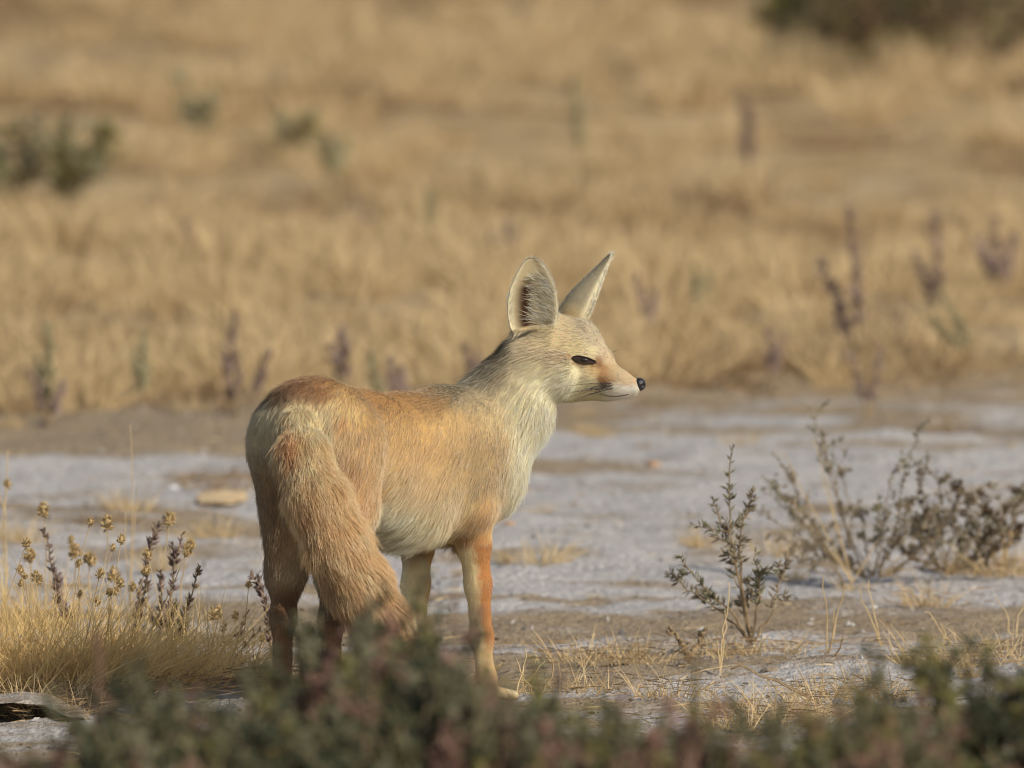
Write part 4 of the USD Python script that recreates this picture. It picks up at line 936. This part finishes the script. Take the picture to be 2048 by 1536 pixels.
# stragglers over the salt
xs, ys = rng.uniform(-2.2, 2.2, 360), rng.uniform(-1.4, 5.2, 360)
far_ok = np.abs(xs + .12) + np.abs(ys + .1) * .6 > .22
x = np.concatenate([x[k], xs[far_ok]]); y = np.concatenate([y[k], ys[far_ok]])
stra = np.concatenate([np.zeros(k.sum(), bool), np.ones(far_ok.sum(), bool)])
n = len(x); print('grass clumps', n)
kind = rng.choice(6, n, p=[.26, .22, .2, .14, .1, .08]); tone = meshkit.fbm(np.stack([x * 1.1, y * .8, 0 * x], 1), 3, 95)
kind = np.where((tone < .46) & (rng.random(n) < .7), 3 + 2 * (rng.random(n) < .5), kind)
sc = rng.uniform(.45, 1.25, n) * np.where(stra, np.where(y > 2, .55, .36), 1.0) * (.75 + .5 * meshkit.fbm(np.stack([x, y, x * 0], 1) * 2, 2, 97))
gr.CreateProtoIndicesAttr(Vt.IntArray.FromNumpy(kind.astype(np.int32)))
gr.CreatePositionsAttr(Vt.Vec3fArray.FromNumpy(np.stack([x, y, relief(x, y) - .002], 1).astype(np.float32)))
az = rng.uniform(0, 2 * np.pi, n); qh = np.stack([np.cos(az / 2), 0 * az, 0 * az, np.sin(az / 2)], 1)
gr.CreateOrientationsAttr(Vt.QuathArray([Gf.Quath(float(a), 0.0, 0.0, float(d)) for a, _, _, d in qh]))
gr.CreateScalesAttr(Vt.Vec3fArray.FromNumpy(np.repeat(sc[:, None], 3, 1).astype(np.float32)))
gr.GetPrim().SetCustomDataByKey('kind', 'stuff'); gr.GetPrim().SetCustomDataByKey('label', 'short golden dry grass covering the flat behind the salt'); gr.GetPrim().SetCustomDataByKey('category', 'grass')

# ---- straw, leaf crumbs and chips lying on the crust
rng = np.random.default_rng(78); n = 6500
x, y = rng.uniform(-1.2, 1.2, n), rng.uniform(-2.2, 5.5, n)
dn = np.interp(y + x * .35, [-2.2, -.2, .2, 1.0, 1.4, 5.5], [.8, 1, 1, .7, .18, .3]) * np.clip(meshkit.fbm(np.stack([x * 4, y * 2.5, 0 * x], 1), 3, 33) * 2.4 - .55, .05, 1)
k = (rng.random(n) < dn) & (np.abs(x + .1) + np.abs(y + .1) > .08); x, y = x[k], y[k]; n = len(x)
az = rng.uniform(0, 2 * np.pi, n); p = np.stack([x, y, relief(x, y) + .0015], 1)
d = np.stack([np.cos(az), np.sin(az), rng.uniform(-.02, .25, n)], 1)
lit = blades(p, d, rng.uniform(.008, .085, n) * rng.uniform(.3, 1, n), rng.uniform(.0008, .0020, n), rng, rng.uniform(0, .3, n))
o = usdkit.mesh(stage, '/World/straw_litter', lit, M_straw_pale); o.GetPrim().SetCustomDataByKey('kind', 'stuff'); o.GetPrim().SetCustomDataByKey('label', 'bits of dry straw scattered on the crust'); o.GetPrim().SetCustomDataByKey('category', 'litter')
sel = rng.random(n) < .55; dk = leaves(p[sel] + rng.normal(size=(sel.sum(), 3)) * [.02, .03, 0], d[sel], rng.uniform(.004, .012, sel.sum()), rng.uniform(.002, .005, sel.sum()), rng)
o = usdkit.mesh(stage, '/World/leaf_litter', dk, M_leaf_brown); o.GetPrim().SetCustomDataByKey('kind', 'stuff'); o.GetPrim().SetCustomDataByKey('label', 'brown leaf crumbs scattered on the crust'); o.GetPrim().SetCustomDataByKey('category', 'litter')

n = 1500; x, y = rng.uniform(-1.3, 1.3, n), rng.uniform(-2.0, 4.8, n); k = np.abs(x + .1) + np.abs(y + .1) > .10; x, y = x[k], y[k]; n = len(x)
az = rng.uniform(0, 2 * np.pi, n); d = np.stack([np.cos(az), np.sin(az), rng.uniform(-.1, .35, n)], 1)
chips = leaves(np.stack([x, y, relief(x, y) + .0005], 1), d, rng.uniform(.003, .013, n), rng.uniform(.003, .011, n), rng, .35)
o = usdkit.mesh(stage, '/World/crust_flakes', chips, simple('crust_flake', lin(168, 163, 157), color2=lin(124, 113, 99), scale=9)); o.GetPrim().SetCustomDataByKey('kind', 'stuff'); o.GetPrim().SetCustomDataByKey('label', 'curled flakes of salt crust and mud'); o.GetPrim().SetCustomDataByKey('category', 'crust flakes')

# ---- single things on the salt
def lump(name, label, cat, c, r, mat, seed, squash=.6, sub=3):
    rng = np.random.default_rng(seed); m = trimesh.creation.icosphere(sub); v = np.asarray(m.vertices)
    v = v * (1 + (meshkit.fbm(v * 1.6 + seed, 3, seed) - .5)[:, None] * .7) * np.array(r); v[:, 2] = np.maximum(v[:, 2], -r[2] * .4)
    o = usdkit.mesh(stage, '/World/' + numbered(name), (v + np.asarray(c) + [0, 0, r[2] * .3], np.asarray(m.faces)), mat, smooth=40)
    o.GetPrim().SetCustomDataByKey('label', label); o.GetPrim().SetCustomDataByKey('category', cat); return o
M_bark = simple('dead_wood', lin(196, 170, 130), color2=lin(164, 140, 104), scale=30)
M_clod = simple('mud_clod', lin(140, 125, 104), color2=lin(110, 96, 78), scale=40)
M_rust = simple('rust_leaf', lin(172, 136, 102), color2=lin(140, 106, 76), scale=40)
lump('dead_wood_piece', 'flat tan piece of dead wood lying on the salt left of the fox', 'wood', G(446, 990) - [0, 0, .003], (.029, .12, .0032), M_bark, 5)
tuft('brown flattened tuft on the salt left of the fox\'s rump', G(455, 978), .05, .035, 90, 241, mat=M_straw_brown, flat=.8)
lump('rust_leaf', 'rust coloured dry leaf on the salt right of the fox\'s chest', 'leaf', G(1306, 932), (.008, .012, .004), M_rust, 6)
lump('rust_leaf', 'rust coloured dry leaf close to the fox\'s chest', 'leaf', G(1018, 1052), (.007, .012, .004), M_rust, 7)
lump('salt_chip', 'white chip of salt on the crust left of the fox', 'salt chip', G(348, 978), (.005, .006, .003), simple('salt_white', lin(215, 212, 208)), 8)
for i, (px, py, r, lab) in enumerate([(855, 1418, .014, 'small clod behind the bush between the fox\'s legs'), (1540, 1345, .010, 'small pale clod under the upright shrub'), (1620, 1290, .008, 'small clod right of the upright shrub'), (1250, 1318, .010, 'dark small clod right of the fox\'s front leg')]):
    lump('mud_clod', lab, 'clod', G(px, py), (r, r * 1.3, r * .45), M_clod, 20 + i)

# ---- the little mud ledge with its dark undercut at the lower left
prof = np.array([(.075, -.01), (.075, .014), (.0, .017), (-.005, .019), (.004, .023), (.10, .022), (.22, .010), (.36, -.008)])
e = G(70, 1446); xs = np.linspace(-.25, .055, 76); rows = []
for i, xx in enumerate(xs):
    nz = meshkit.fbm(np.array([[xx * 30 + 5, q * 9.0, 3.0] for q in range(len(prof))]), 3, 44) - .5
    fade = min(1, (xs[-1] - xx) / .07); pr_ = prof.copy(); pr_[:, 1] = pr_[:, 1] * fade ** .5 + nz * .012 * (pr_[:, 1] > .0); pr_[:, 0] += nz * .03
    rows.append(np.stack([np.full(len(prof), xx), pr_[:, 0], pr_[:, 1]], 1))
rows = np.array(rows); k = len(prof); idx = np.arange(len(xs) * k).reshape(len(xs), k)
qd = np.stack([idx[:-1, :-1], idx[1:, :-1], idx[1:, 1:], idx[:-1, 1:]], -1).reshape(-1, 4)
o = usdkit.mesh(stage, '/World/mud_ledge', (rows.reshape(-1, 3) + e, qd), ground_mat, smooth=False)
vcolor(o, np.repeat([[.42, .2, 0]], rows.size // 3, 0), 'cover')
o.GetPrim().SetCustomDataByKey('label', 'low ledge of dried mud with a dark undercut at the lower left edge'); o.GetPrim().SetCustomDataByKey('category', 'mud ledge')
